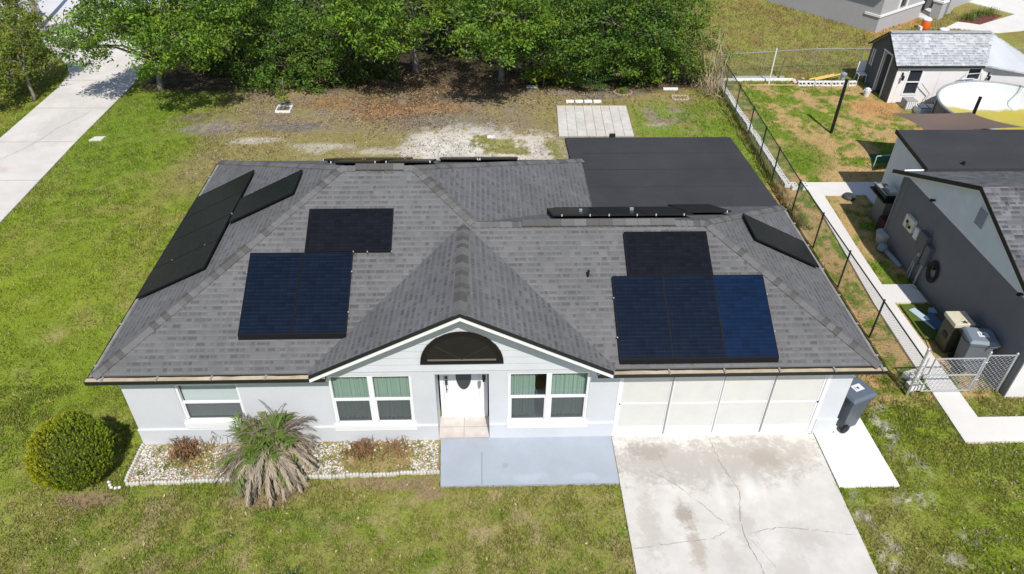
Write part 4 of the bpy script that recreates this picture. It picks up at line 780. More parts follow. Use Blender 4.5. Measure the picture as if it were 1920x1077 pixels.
for i in range(22):
    az=r.uniform(0,2*math.pi); frond(dd_,(3.25+r.gauss(0,.2),-.6+r.gauss(0,.15),.9),az,r.uniform(.7,1.4),r.uniform(.7,1.0),r.uniform(1.6,3),.10,12,2,r,gather=.3,wd=.004)
g.build('green_fronds',[mat('palm_green',(.13,.21,.035),.5,trans=.2),mat('palm_olive',(.20,.21,.07),.55,trans=.2)],t)
dd_.build('dead_fronds',[mat('dead_grey',(.31,.265,.22),.9),mat('dead_tan',(.40,.33,.24),.9),mat('dead_dark',(.20,.165,.13),.9)],t)
MB().tube([(3.2,-.78,-.05),(3.2,-.76,.8)],.16,10).build('trunk',m_bark,t)
def tuft(label,x,y,n,h,cols,seed,name='dry_plant',spread=.1,cat='plant'):
    r=random.Random(seed); t=thing(name,label,cat,(x,y,0)); mb=MB()
    for i in range(n):
        az=r.uniform(0,2*math.pi); l=h*r.uniform(.5,1.1); b=Vector((x+r.gauss(0,spread),y+r.gauss(0,spread*.8),.02)); lean=r.uniform(.2,.9); m1=b+Vector((math.cos(az)*l*.3*lean,math.sin(az)*l*.3*lean,l*.6)); e=b+Vector((math.cos(az)*l*.9*lean,math.sin(az)*l*.9*lean,l*(.8-.4*lean))); sv=Vector((-math.sin(az),math.cos(az),0))*.008
        mb.add([b-sv,m1-sv,e,m1+sv,b+sv],[(0,1,2,3,4)],r.randrange(len(cols)))
    mb.build('leaves',[mat('tuft',c,.8) for c in cols],t); return t
br=[(.20,.11,.05),(.30,.17,.08),(.12,.07,.04)]
tuft('dry reddish brown plant left of the shaggy palm in the front bed','%s'and 1.05,-.32,230,.5,br,1,spread=.16)
tuft('spindly bare twigs between the dry plant and the shaggy palm',1.75,-.15,16,.75,[(.2,.16,.12)],2,spread=.15)
tuft('dry brown plant right of the shaggy palm in the front bed',5.2,-.4,200,.42,br,3,spread=.15)
tuft('low dry brown plant nearest the patio in the front bed',5.95,-.3,160,.3,br[:2]+[(.15,.13,.06)],4,spread=.17)
tuft('small weeds in the lawn at the bottom of the picture',4.2,-3.55,70,.18,[(.05,.10,.03),(.08,.13,.04)],6,name='weed_clump',spread=.12)
# rock bed
bed=MB().prism(BED,-.06,.012); struct(bed,'planting_bed',mat('bed_mulch',(.40,.25,.12),.95,c2=(.25,.23,.10),scale=3,var=.3,bump=.5,bscale=50))
r=np.random.default_rng(5); n=9500; x=r.uniform(.02,6.95,n); y=r.uniform(-1.05,-.04,n); f=fbm(x*2.0,y*2.0,61)
mul=np.maximum.reduce([sst(.9,.4,np.hypot((x-1.05)/.55,(y+.45)/.5)),sst(1.1,.6,np.hypot((x-5.45)/1.0,(y+.55)/.6))*1.0])
keep=r.random(n)<np.clip(.42+2.6*(f-.47),0.03,1)*(1-.97*mul)*1.4; x=x[keep];y=y[keep];n=len(x)
s=r.uniform(.012,.03,n); rot=r.uniform(0,6.28,n)
oct_=np.array([(1,0,0),(0,1,0),(-1,0,0),(0,-1,0),(0,0,.7),(.7,.7,.1)]); tri=np.array([(0,5,4),(5,1,4),(1,2,4),(2,3,4),(3,0,4)])
vv=oct_[None]*s[:,None,None]*r.uniform(.7,1.3,(n,6,1)); cx_=vv[...,0]*np.cos(rot)[:,None]-vv[...,1]*np.sin(rot)[:,None]; cy_=vv[...,0]*np.sin(rot)[:,None]+vv[...,1]*np.cos(rot)[:,None]
V=np.stack([cx_+x[:,None],cy_+y[:,None],vv[...,2]+.016],-1).reshape(-1,3); Fc=(np.arange(n)[:,None,None]*6+tri[None]).reshape(-1,3)
pc=np.repeat(np.array([.60,.57,.54])*r.uniform(.4,1.35,n)[:,None],6,0)
me=bpy.data.meshes.new('white_rock_mulch'); fast_mesh(me,V,Fc,np.clip(pc,0,.85)); me.materials.append(mat('white_pebble',(1,1,1),.8,vc=True)); o=bpy.data.objects.new('white_rock_mulch',me); col.objects.link(o); tag(o,'small white decorative stones spread over the front planting bed','stones',kind='stuff')
# ground cover weeds among stones
V,c=leaves_np(np.stack([r.uniform(.1,6.9,700),r.uniform(-1.0,-.1,700),np.full(700,.03)],1)[r.random(700)<.8],14,.05,.022,(.16,.20,.04),77,flat=.3)
me=bpy.data.meshes.new('bed_weeds'); fast_mesh(me,V.reshape(-1,3),np.arange(len(V)*4).reshape(-1,4),c); me.materials.append(m_leaf); o=bpy.data.objects.new('bed_weeds',me); col.objects.link(o); tag(o,'low green weeds growing between the white stones','weeds',kind='stuff')
# bed border of scalloped edging pieces
m_edge=mat('weathered_white_edging',(.55,.53,.49),.9,var=.2,scale=9,rand=.1)
r2=random.Random(8)
def edging(x,y,rz,label,ln=.29):
    mb=MB(); 
    for k in range(4): 
        cxk=-ln/2+ln*(k+.5)/4; mb.lathe([(ln*.145,-.04),(ln*.14,.055),(ln*.1,.085),(ln*.03,.095)],(cxk,0,0),8)
    mb.box(-ln/2,ln/2,-.025,.025,-.04,.045)
    o=mb.build('edging_block',m_edge); o.location=(x,y,0); o.rotation_euler=(r2.gauss(0,.03),0,rz+r2.gauss(0,.04)); return tag(o,label,'edging block','scalloped white edging round the front bed')
proto=edging(.14,-1.165,0,'white scalloped edging block, left end of the front row beside the bush')
for i in range(1,23):
    x=.14+i*.306
    o=proto.copy(); col.objects.link(o); o.location=(x,-1.165+(x/7)*.17+r2.gauss(0,.01),0); o.rotation_euler=(r2.gauss(0,.03),0,.02+r2.gauss(0,.05)); o['label']='white scalloped edging block, %s from the left in the front row of the bed border'%ORD[i]
for i in range(4):
    o=proto.copy(); col.objects.link(o); o.location=(-.04,-.98+i*.27,0); o.rotation_euler=(0,r2.gauss(0,.03),math.pi/2+r2.gauss(0,.04)); o['label']='white scalloped edging block in the short left side of the bed, %s from the front'%ORD[i]
for i,(x,y) in enumerate(((-.12,-1.25),(-.2,-1.27),(-.3,-1.25),(-.36,-1.18),(-.42,-1.1))):
    mb=MB().lathe([(.03,0),(.042,.02),(.03,.045),(.006,.055)],(0,0,0),9); o=mb.build('white_stone',mat('stone_white',(.7,.69,.66),.8),smooth=True); o.location=(x,y,0); tag(o,'small white stone in the curve beside the round bush, %s from the bed corner'%ORD[i],'stone','white stones beside the round bush')
# square planter with young tree, lawn slab, blocks by patio etc
t=thing('planter_square','square white planter edging round a young leafy tree','planter',(-.8,19.1,0)); mb=MB()
a,b=.28,.33
mb.box(-.8-b,-.8+b,19.1-b,19.1-a,0,.1).box(-.8-b,-.8+b,19.1+a,19.1+b,0,.1).box(-.8-b,-.8-a,19.1-a,19.1+a,0,.1).box(-.8+a,-.8+b,19.1-a,19.1+a,0,.1); mb.build('edging',m_trim,t)
tree('sapling','young leafy sapling standing in the square white planter','young tree',(-.8,19.1),[(-.8,19.1,.55,.24),(-.85,19.15,.85,.2)],(.14,.22,.03),61,dens=260,n_per=14,size=.05,tr=.015,spread=.06,bare=2)
tag(MB().prism([(-8.05,16.05),(-7.6,16.1),(-7.5,16.42),(-7.95,16.4)],-.02,.05).build('concrete_slab',m_concrete),'small square concrete cover in the grass beside the long drive','slab')
for i in range(4):
    x=12.0+i*.42; mb=MB().box(-.18,.18,-.1,.1,0,.09); o=mb.build('paver_block',m_trim,bevel=.006); o.location=(x,19.86,0); o.rotation_euler=(0,0,r2.gauss(0,.05)); tag(o,'loose white paver, %s of the four behind the paver patio'%('leftmost','second from left','third from left','rightmost')[i],'paver','loose pavers behind the paver patio')
tag(MB().box(8.2,8.5,16.2,16.4,0,.04).build('flat_stone',m_trim),'flat white stone on the sandy patch behind the house','stone')
tag(MB().box(10.1,10.6,21.5,21.75,0,.06).build('flat_stone',mat('pale_stone',(.5,.52,.55),.8)),'pale flat stone at the wood edge','stone')
tag(MB().box(16.6,17.3,21.25,21.4,0,.08).build('flat_stone',m_trim),'long white stone slab at the wood edge behind the yard','stone')
def ring(label,x,y,r_,m,name='stone_ring',cat='planter ring'):
    t=thing(name,label,cat,(x,y,0)); mb=MB(); n=16
    for i in range(n): a=2*math.pi*i/n; mb.box(-.07,.07,-.04,.04,0,.08,M=Matrix.Translation((x+r_*math.cos(a),y+r_*.8*math.sin(a),0))@Matrix.Rotation(a+math.pi/2,4,'Z'))
    mb.build('stones',m,t); return t
ring('small stone ring round a yellow green plant in the back yard',14.6,20.9,.42,mat('ring_brown',(.36,.27,.2),.9))
tuft('yellow green leafy plant inside the stone ring',14.6,20.9,120,.4,[(.2,.26,.03),(.14,.22,.03)],9,name='leafy_plant',spread=.1)
t=thing('brick_border','small rectangular border of pale bricks in the back yard grass','border',(17.2,20.3,0)); mb=MB()
for i in range(5): mb.box(16.85+i*.14,16.97+i*.14,20.05,20.12,0,.06).box(16.85+i*.14,16.97+i*.14,20.5,20.57,0,.06)
for i in range(3): mb.box(16.8,16.87,20.14+i*.12,20.24+i*.12,0,.06).box(17.52,17.59,20.14+i*.12,20.24+i*.12,0,.06)
mb.build('bricks',mat('border_brick',(.5,.42,.34),.9),t)
# =============================================================== CHAIN LINK FENCES
def chain_panel(mb,p,q,z0,z1,step,r,mi=0):
    p=Vector(p);q=Vector(q);d=(q-p);L_=d.length;d.normalize();h=z1-z0; nrm=Vector((-d.y,d.x,0))
    i=-int(h/step)-1
    while i*step<L_:
        for s in (1,-1):
            a0=i*step; a1=i*step+h
            t0=max(0,-a0/h); t1=min(1,(L_-a0)/h)
            if t1>t0+1e-3:
                za,zb_=(t0,t1) if s==1 else (1-t0,1-t1)
                A_=p+d*(a0+h*t0)+Vector((0,0,z0+h*za))+nrm*(.003*s); B_=p+d*(a0+h*t1)+Vector((0,0,z0+h*zb_))+nrm*(.003*s)
                mb.tube([A_,B_],r,3,mi,cap=False)
        i+=1
m_dkf=mat('dark_green_fence',(.035,.05,.045),.5,metal=.3)
m_gfence=mat('grey_green_mesh',(.16,.19,.18),.5,metal=.3)
def fence(name,label,pts,zt_,m,mm,posts,rail=.022,step=.065,wr=.0022,pr=.028,group=None):
    t=thing(name,label,'fence',(*pts[0],0),group)
    for (x,y) in posts: MB().tube([(x,y,-.1),(x,y,zt_+.03)],pr,8).lathe([(pr*1.1,0),(pr*.8,.03),(.005,.045)],(x,y,zt_+.03),8).build('post',m,t)
    MB().tube([(x,y,zt_) for x,y in pts],rail,8).build('top_rail',m,t)
    mb=MB()
    for a,b in zip(pts,pts[1:]): chain_panel(mb,(*a,0),(*b,0),.04,zt_,step,wr)
    mb.build('mesh',mm,t); return t
fence('chain_link_fence','dark green chain link fence running back between the two houses',[(18.98,1.21),(19.0,10.1),(19.2,16),(19.4,22.6)],1.3,m_dkf,m_gfence,[(18.99,3.5),(19.0,5.85),(19.0,8.0),(19.0,10.15),(19.08,12.6),(19.14,14.4),(19.22,16.3),(19.3,18.6),(19.34,20.6)],rail=.02)
fence('chain_link_fence','silver chain link fence across the back of the neighbour yard',[(19.42,22.7),(22,23.1),(24.5,23.5),(27.3,23.55),(31,23.6),(36,23.6)],1.2,m_steel,m_gfence,[(19.42,22.7),(21.9,23.1),(24.5,23.5),(26.9,23.55),(30.5,23.6),(34,23.6)],rail=.02,pr=.02)
fence('chain_link_fence','weathered chain link fence left of the long drive under the young tree',[(-13.1,8),(-13.2,19),(-13.4,22.6),(-13.2,25)],1.3,m_steel,m_gfence,[(-13.1,13),(-13.15,16),(-13.2,19),(-13.4,22.6)],pr=.02)
# front gate and side panel
t=thing('chain_link_gate','galvanised chain link gate across the white side path','gate',(19.2,1.25,0)); y=1.25; m_gal=mat('bright_galvanised',(.62,.64,.66),.35,metal=.6)
mb=MB(); g0,g1,z0,z1=19.32,20.6,.12,1.25
for a,b in (((g0,y,z0),(g1,y,z0)),((g1,y,z0),(g1,y,z1)),((g1,y,z1),(g0,y,z1)),((g0,y,z1),(g0,y,z0)),((g0,y,.68),(g1,y,.68))): mb.tube([a,b],.02,8)
mb.build('frame',m_gal,t); mb=MB(); chain_panel(mb,(g0,y,0),(g1,y,0),z0,z1,.115,.0042); mb.build('mesh',m_gal,t)
MB().tube([(20.6,y,.5),(20.71,y,.5)],.018,6).tube([(20.6,y,1.1),(20.71,y,1.1)],.018,6).build('hinge',m_gal,t); MB().box(19.2,19.34,y-.03,y+.03,.62,.7).build('latch',m_gal,t)
t=thing('gate_post','tall double galvanised gate post at the end of the dark fence','post',(18.99,1.21,0)); MB().tube([(18.99,1.21,-.1),(18.99,1.21,1.6)],.032,10).lathe([(.035,0),(.04,.03),(.01,.06)],(18.99,1.21,1.6),10).build('post',m_gal,t); mb=MB()
for zz in np.arange(.15,1.5,.14): mb.tube([(18.95,1.2,zz),(19.1,1.2,zz+.03)],.009,5)
mb.tube([(19.12,1.22,0),(19.12,1.22,1.3)],.015,6); mb.build('ties',m_gal,t)
t=thing('side_fence','short galvanised chain link panel between the gate and the grey house','fence',(20.71,1.3,0))
for x,h in ((20.71,1.38),(21.42,1.32)): MB().tube([(x,1.31,-.1),(x,1.31,h)],.028,10).lathe([(.034,0),(.036,.02),(.01,.05)],(x,1.31,h),10).build('post',m_gal,t)
MB().tube([(20.71,1.31,1.28),(21.42,1.31,1.28)],.018,8).build('rail',m_gal,t); mb=MB(); chain_panel(mb,(20.73,1.31,0),(21.4,1.31,0),.06,1.26,.115,.0042); mb.build('mesh',m_gal,t)
# white breeze blocks under the fence
m_blk=mat('white_block',(.8,.8,.78),.9,var=.08,scale=8); m_hole=mat('block_hole_shade',(.03,.03,.03),1)
def block(ln=.39,wd=.22,h=.15,upright=True):
    o=bpy.data.objects.new('breeze_block',None); col.objects.link(o); mb=MB(); w=.042
    mb.box(-ln/2,ln/2,-wd/2,-wd/2+w,0,h).box(-ln/2,ln/2,wd/2-w,wd/2,0,h)
    for xx in (-ln/2,-w/2,ln/2-w): mb.box(xx,xx+w,-wd/2+w,wd/2-w,0,h)
    mb.build('shell',m_blk,o,world=False); MB().box(-ln/2+w+.002,ln/2-w-.002,-wd/2+w+.002,wd/2-w-.002,.0,.015).build('hole_shade',m_hole,o,world=False); return o  # near-black plate stands for the shade inside the hollows
bp0=block(); tag(bp0,'white hollow block in the line along the foot of the dark fence','block','white blocks along the foot of the fence')
first=True; yb=12.15; kb=0
while yb<22.5:
    o=bp0 if first else copy_tree(bp0); first=False; o['label']='white hollow block at the foot of the dark fence, %s counting from the path end'%ORD[kb]; kb+=1; o.location=(19.46+.004*(yb-12)+r2.gauss(0,.015),yb,.0); o.rotation_euler=(0,0,math.pi/2+r2.gauss(0,.04)); yb+=.41 if r2.random()<.85 else .6
for i in range(2): o=copy_tree(bp0); o.location=(19.68+i*.41,11.95,0); o['label']='white hollow block where the line turns to the path, %s'%('near the fence','near the path')[i]
for i in range(7):
    o=copy_tree(bp0); o.location=(23.45+i*.41,21.9,0); o.rotation_euler=(R(90),0,r2.gauss(0,.05)); o.location.z=.1; o['label']='white block in the row behind the neighbour yard, %s from the left'%ORD[i]; o['group']='white blocks in the back row of the neighbour yard'
mb=MB(); mb.box(19.6,23.2,22.35,22.5,0,.1); tag(mb.build('white_kerb',m_blk),'long low white kerb at the back left of the neighbour yard','kerb')
tag(MB().box(20.3,22.9,22.65,22.85,0,.07).build('grey_board',mat('grey_plank',(.4,.41,.43),.8)),'long grey board lying behind the white kerb','board')
for i,(x,y,rz,lb) in enumerate(((19.4,1.85,.3,'white hollow block beside the gate post, farther one'),(19.3,1.45,.1,'white hollow block beside the gate post, nearer one'))):
    o=copy_tree(bp0); o.location=(x-.02,y,.03); o.rotation_euler=(0,0,rz); o['label']=lb; o['group']='white blocks beside the gate post'
tag(MB().tube([(21.9,22.0,0),(21.9,22.0,1.75)],.03,8).build('white_pole',m_trim),'thin white upright pole before the back fence','pole')
tag(MB().tube([(22.55,22.6,0),(22.8,22.9,1.0)],.035,6).build('leaning_post',mat('old_wood',(.16,.12,.08),.9)),'dark brown wooden post leaning at the back fence','post')
m_yel=mat('yellow_lumber',(.62,.42,.12),.8,var=.1,scale=6)
for i,(a,b) in enumerate((((23.9,22.15,.16),(25.3,22.65,.22)),((24.1,21.95,.22),(25.7,22.55,.3)))):
    mb=MB(); p=Vector(a);q=Vector(b); mb.tube([p,q],.05,4); tag(mb.build('lumber',m_yel),'yellow timber plank on the rubble by the back fence, %s one'%('rear','front')[i],'plank','yellow planks by the back fence')
tag(MB().tube([(20.9,21.75,.04),(23.3,21.75,.04)],.03,4).build('lumber',mat('tan_wood',(.5,.38,.2),.9)),'thin tan plank lying on the grass before the white kerb','plank')
r3=random.Random(9)
for i in range(14):
    x,y=23.2+r3.random()*2.2,22.05+r3.random()*.7; mb=MB(); s_=r3.uniform(.07,.14); mb.lathe([(s_*.8,0),(s_,s_*.3),(s_*.6,s_*.8)],(0,0,0),5); o=mb.build('rubble_piece',mat('rubble',(.6,.55,.5) if i%3 else (.4,.25,.2),.9)); o.location=(x,y,0); o.rotation_euler=(0,0,r3.random()*3); tag(o,'broken pale rubble lump in the heap by the yellow planks','rubble','rubble heap by the yellow planks')
# tools / pots beside shed
tag(MB().lathe([(.12,0),(.16,.26),(.165,.3)],(26.1,20.55,0),16).lathe([(.1,.301),(.12,.36),(.05,.4)],(26.1,20.55,0),12,).build('bucket',[mat('bucket_white',(.75,.76,.78),.5)]),'white bucket with dark lid by the shed door','bucket')
tag(MB().lathe([(.14,.0),(.1,.1),(.1,.4),(.14,.45),(.16,.55),(.03,.62)],(25.45,21.95,0),14).build('garden_lamp',mat('pot_blue',(.25,.3,.34),.5)),'small white and grey ornament standing at the end of the block row','ornament')
t=thing('plastic_chair','white plastic garden chair behind the shed corner','chair',(26.5,22.3,0)); mb=MB().box(26.3,26.7,22.1,22.5,.38,.42); mb.build('seat',m_trim,t); MB().box(26.3,26.7,22.48,22.52,.45,.95).build('backrest',m_trim,t)
for dx in (-.18,.18):
    for dy in (-.17,.17): MB().tube([(26.5+dx*1.15,22.3+dy*1.15,0),(26.5+dx,22.3+dy,.38)],.02,6).build('leg',m_trim,t)
tag(MB().tube([(22.9,16.59,-.05),(22.9,16.59,2.36)],.065,12).lathe([(.07,0),(.07,.02)],(22.9,16.59,2.36),12).build('sail_post',m_black),'black round post standing alone in the neighbour lawn','post','black posts in the neighbour yard')
t=thing('sail_post','black post rising beside the round pool','post',(27.9,15.4,0),'black posts in the neighbour yard'); MB().tube([(27.7,15.1,-.05),(27.7,15.1,2.25)],.065,12).build('shaft',m_black,t)
# =============================================================== SHADE SAIL, POOL, SHED
sA,sB,sC,sD=Vector((23.95,14.5,1.85)),Vector((26.75,14.0,2.1)),Vector((27.2,11.6,2.6)),Vector((23.6,11.3,2.5)); mb=MB(); n=14; vs=[]
for i in range(n+1):
    for j in range(n+1):
        u,v=i/n,j/n; p=(sA*(1-u)+sB*u)*(1-v)+(sD*(1-u)+sC*u)*v; c=(sA+sB+sC+sD)/4
        k=.13*(4*u*(1-u)*((1-v)**2+v**2)+4*v*(1-v)*((1-u)**2+u**2)); p=p.lerp(c,k); p.z-=.12*math.sin(math.pi*u)*math.sin(math.pi*v); vs.append(p)
mb.add(vs,[(i*(n+1)+j,(i+1)*(n+1)+j,(i+1)*(n+1)+j+1,i*(n+1)+j+1) for i in range(n) for j in range(n)])
o=mb.build('shade_sail',mat('brown_sail_fabric',(.20,.145,.12),.9,trans=.08),smooth=True); tag(o,'brown fabric shade sail stretched beside the round pool','shade sail')
t=thing('swimming_pool','round above ground pool with white liner and yellow green water','pool',(30.1,16.6,0)); pc=(30.15,16.35); pr_=2.85
def ringwall(r0,z0,r1,z1,m,name,flip=False):
    mb=MB(); n=56; vs=[(pc[0]+r0*math.cos(2*math.pi*i/n),pc[1]+r0*math.sin(2*math.pi*i/n),z0) for i in range(n)]+[(pc[0]+r1*math.cos(2*math.pi*i/n),pc[1]+r1*math.sin(2*math.pi*i/n),z1) for i in range(n)]
    mb.add(vs,[(i,(i+1)%n,n+(i+1)%n,n+i) for i in range(n)]); return mb.build(name,m,t,smooth=True)
ringwall(pr_,0,pr_,1.22,mat('pool_wall_grey',(.16,.17,.19),.6,var=.2,scale=2),'wall')
mb=MB(); n=56; mb.tube([(pc[0]+(pr_)*math.cos(2*math.pi*i/n),pc[1]+(pr_)*math.sin(2*math.pi*i/n),1.24) for i in range(n+1)],.055,8,cap=False); mb.build('rim',mat('rim_grey',(.32,.34,.37),.5),t)
for i in range(14): a=2*math.pi*i/14+.1; MB().box(-.05,.05,-.02,.02,0,1.22,M=Matrix.Translation((pc[0]+(pr_+.03)*math.cos(a),pc[1]+(pr_+.03)*math.sin(a),0))@Matrix.Rotation(a+math.pi/2,4,'Z')).build('wall_post',mat('pool_post',(.2,.21,.24),.5),t)
ringwall(pr_-.05,1.24,pr_-.08,.5,mat('white_liner',(.72,.76,.78),.6,var=.06,scale=2,bump=.3,bscale=3),'liner')
mb=MB(); r4=np.random.default_rng(3); rings=12; seg=56
vs=[(pc[0],pc[1],.45)]; 
for k in range(1,rings+1):
    for i in range(seg):
        a=2*math.pi*i/seg; rr_=(pr_-.08)*k/rings; zz=.45+.05*math.sin(a*3+k*.7)*(k/rings)*(1-k/rings)*4; vs.append((pc[0]+rr_*math.cos(a),pc[1]+rr_*math.sin(a),zz+(.05 if k==rings else 0)))
fs=[(0,1+i,1+(i+1)%seg) for i in range(seg)]+[(1+(k-1)*seg+i,1+k*seg+i,1+k*seg+(i+1)%seg,1+(k-1)*seg+(i+1)%seg) for k in range(1,rings) for i in range(seg)]
mb.add(vs,fs)
m_pw=mat('liner_and_algae',(.74,.77,.78),.35,var=.03,scale=3); N=m_pw.node_tree.nodes; L=m_pw.node_tree.links; b=N['Principled BSDF']; tc=N.new('ShaderNodeTexCoord'); sp=N.new('ShaderNodeSeparateXYZ'); L.new(tc.outputs['Object'],sp.inputs[0])
nz=N.new('ShaderNodeTexNoise'); nz.inputs['Scale'].default_value=.8; nz.inputs['Detail'].default_value=3; L.new(tc.outputs['Object'],nz.inputs['Vector'])
kk=mathn(N,L,'ADD',mathn(N,L,'ADD',sp.outputs[1],mathn(N,L,'MULTIPLY',sp.outputs[0],.12)),mathn(N,L,'MULTIPLY',nz.outputs[0],1.6)); mr=N.new('ShaderNodeMapRange'); mr.inputs[1].default_value=2.45; mr.inputs[2].default_value=2.2; L.new(kk,mr.inputs[0])
ra=N.new('ShaderNodeMixRGB'); ra.inputs[1].default_value=(.74,.77,.78,1); ra.inputs[2].default_value=(.46,.39,.05,1); L.new(mr.outputs[0],ra.inputs[0]); L.new(ra.outputs[0],b.inputs['Base Color'])
mb.build('floor_water',m_pw,t,smooth=True)
MB().tube([(31.9,18.3,1.9),(31.85,18.35,1.25),(31.6,18.1,.9),(31.4,17.9,.5)],.03,6).build('ladder',m_gal,t)
# shed
t=thing('garden_shed','white shed with grey shingle roof, dark gable end and open door','shed',(29,21,0)); sx0,sx1,sy0,sy1=26.72,31.2,19.75,22.5; m_shw=mat('shed_white_panel',(.8,.78,.78),.7,var=.03); m_shg=mat('shed_charcoal',(.12,.125,.135),.8)
mb=MB(); wall_holes(mb,sx0,sx1,0,1.80,sy0,[(27.32,27.9,.45,1.55,.06),(30.03,30.58,.6,1.62,.06)]); mb.add([(sx1,sy0,0),(sx1,sy1,0),(sx1,sy1,1.8),(sx1,sy0,1.8)],[(3,2,1,0)]); mb.add([(sx0,sy1,0),(sx1,sy1,0),(sx1,sy1,1.8),(sx0,sy1,1.8)],[(3,2,1,0)]); mb.build('wall',m_shw,t)
mb=MB(); mb.slab([(26.70,19.75,0),(26.70,20.42,0),(26.70,20.42,1.9),(26.70,19.75,1.8)],(.04,0,0)); mb.slab([(26.70,21.18,0),(26.70,22.5,0),(26.70,22.5,1.8),(26.70,21.18,1.95)],(.04,0,0)); mb.slab([(26.70,19.75,1.8),(26.70,20.42,1.9),(26.70,21.18,1.95),(26.70,22.5,1.8),(26.70,21.12,2.78)],(.04,0,0)); mb.build('gable_end',m_shg,t)
d_=MB().box(-.0,.03,0,.74,.05,1.88); dr=d_.build('door',m_shg,t,world=False); dr.location=Vector((26.72,21.14,0))-Vector(t.location); dr.rotation_euler=(0,0,R(-108)); MB().box(-.01,.04,.0,.04,.05,1.88).box(-.01,.04,.70,.75,.05,1.88).box(-.01,.04,.04,.7,1.82,1.88).build('door_trim',m_trim,dr,world=False)
MB().box(26.66,26.70,20.38,20.44,0,1.93).box(26.66,26.70,21.16,21.22,0,1.98).box(26.64,26.69,20.3,21.25,1.96,2.02).build('door_frame',m_trim,t)
MB().box(26.66,26.70,22.0,22.05,.9,1.7).box(26.66,26.70,22.2,22.24,.9,1.7).build('side_window_trim',m_trim,t)
mb=MB(); mb.box(26.9,28.2,20.0,22.3,0,.02); mb.box(27,27.8,21.6,22.3,.02,1.0); mb.box(27.0,27.4,20.3,20.7,.02,.6); mb.build('inner_storage',mat('shed_inside',(.08,.07,.06),.9),t)
m_shr=shingle_mat('pale_shed_shingles',0,(.33,.35,.38),(.50,.52,.55),course=.13,tab=.14)
srf=roof_mesh('roof',[([(26.55,19.62,1.80),(30.55,19.62,1.80),(31.3,21.12,2.82),(26.6,21.12,2.82)],0),([(26.55,22.62,1.80),(26.6,21.12,2.82),(31.3,21.12,2.82),(31.3,22.62,1.8)],0),([(30.55,19.62,1.80),(32.7,19.1,1.55),(33,20.3,1.9),(31.3,21.12,2.82)],0)],m_shr,t)
MB().box(26.6,31.3,21.0,21.24,2.80,2.845).build('ridge_strip',mat('shed_ridge',(.36,.38,.4),.9,var=.2,scale=8),srf)
MB().add([(26.53,19.60,1.81),(26.53,21.12,2.83),(26.53,21.12,2.73),(26.53,19.60,1.72)],[(0,1,2,3)]).add([(26.53,22.62,1.81),(26.53,21.12,2.83),(26.53,21.12,2.73),(26.53,22.62,1.72)],[(3,2,1,0)]).box(26.55,30.6,19.59,19.61,1.70,1.80).build('roof_edge',m_dark,srf)
mb=MB(); mb.add([(31.2,19.75,0),(32.6,19.2,0),(32.6,19.2,1.55),(31.2,19.75,1.8)],[(0,1,2,3)]); mb.add([(32.6,19.2,0),(33,20.3,0),(33,20.3,1.8),(32.6,19.2,1.55)],[(0,1,2,3)]); mb.build('annex_wall',m_shw,t)
for (a,b,c,e) in ((27.32,27.9,.45,1.55),(30.03,30.58,.6,1.62)):
    w_=MB(); f=.07; y0=sy0-.02; w_.box(a-f,b+f,y0,y0+.05,c-f,c).box(a-f,b+f,y0,y0+.05,e,e+f).box(a-f,a,y0,y0+.05,c,e).box(b,b+f,y0,y0+.05,c,e).box(a,b,y0,y0+.05,(c+e)/2-.02,(c+e)/2+.02); wo=w_.build('window',m_trim,t)
    MB().box(a,b,sy0+.052,sy0+.058,c,e).build('pane',mat('shed_glass',(.03,.035,.045),.1,spec=.6),wo)
for x in (27.02,31.0):
    l=MB(); l.tube([(x,sy0-.01,1.35),(x,sy0-.1,1.4),(x,sy0-.14,1.35)],.015,6); l.lathe([(.02,.12),(.06,.1),(.05,-.08),(.03,-.1)],(x,sy0-.14,1.22),10); l.box(x-.04,x+.04,sy0-.012,sy0-.002,1.25,1.45); l.build('wall_lantern',m_black,t)
mb=MB(); 
for x in (28.75,26.95): mb.box(x-.004,x+.004,sy0-.003,sy0-.001,.05,1.75)
mb.build('panel_joint',mat('joint_grey',(.4,.4,.4),.8),t)
# frame thing and pool gear by the shed wall
tag(MB().tube([(29.3,19.45,.9),(29.7,19.4,1.5),(30.4,19.4,1.55),(30.5,19.4,1.0)],.02,6).tube([(29.3,19.45,0),(29.6,19.35,1.3),(30.1,19.3,1.35)],.02,6).build('pool_ladder',m_gal),'thin white metal pool ladder standing against the shed front','ladder')
t=thing('window_unit','grey slatted air conditioner box on the ground before the shed','air conditioner',(27.45,19.2,0)); MB().box(27.2,27.7,18.95,19.45,0,.42).build('case',mat('unit_grey',(.35,.36,.37),.6),t); mb=MB()
for k in range(5): mb.box(27.23+k*.095,27.29+k*.095,18.93,18.949,.05,.38)
mb.build('grille',m_trim,t)
t=thing('pool_filter','white pool pump box with blue glass lids beside the pool','pump',(27.9,18.6,0)); MB().box(27.55,28.35,18.3,18.85,0,.3).build('base',m_trim,t,bevel=.02); MB().box(27.6,27.92,18.35,18.8,.301,.36).box(27.98,28.3,18.35,18.8,.301,.36).build('lid',mat('blue_lid',(.25,.33,.42),.3),t)
tag(MB().lathe([(.18,0),(.22,.15),(.2,.32),(.05,.4)],(28.5,18.5,0),14).build('drum_filter',mat('filter_dark',(.1,.09,.1),.5)),'dark round drum standing between the pump box and the pool','drum')
tag(MB().tube([(28.0,19.55,.02),(28.3,19.5,.02),(28.5,19.6,.5),(27.95,19.55,1.0)],.02,6).build('loose_pipe',m_gal),'bent pipe leaning under the left shed window','pipe')
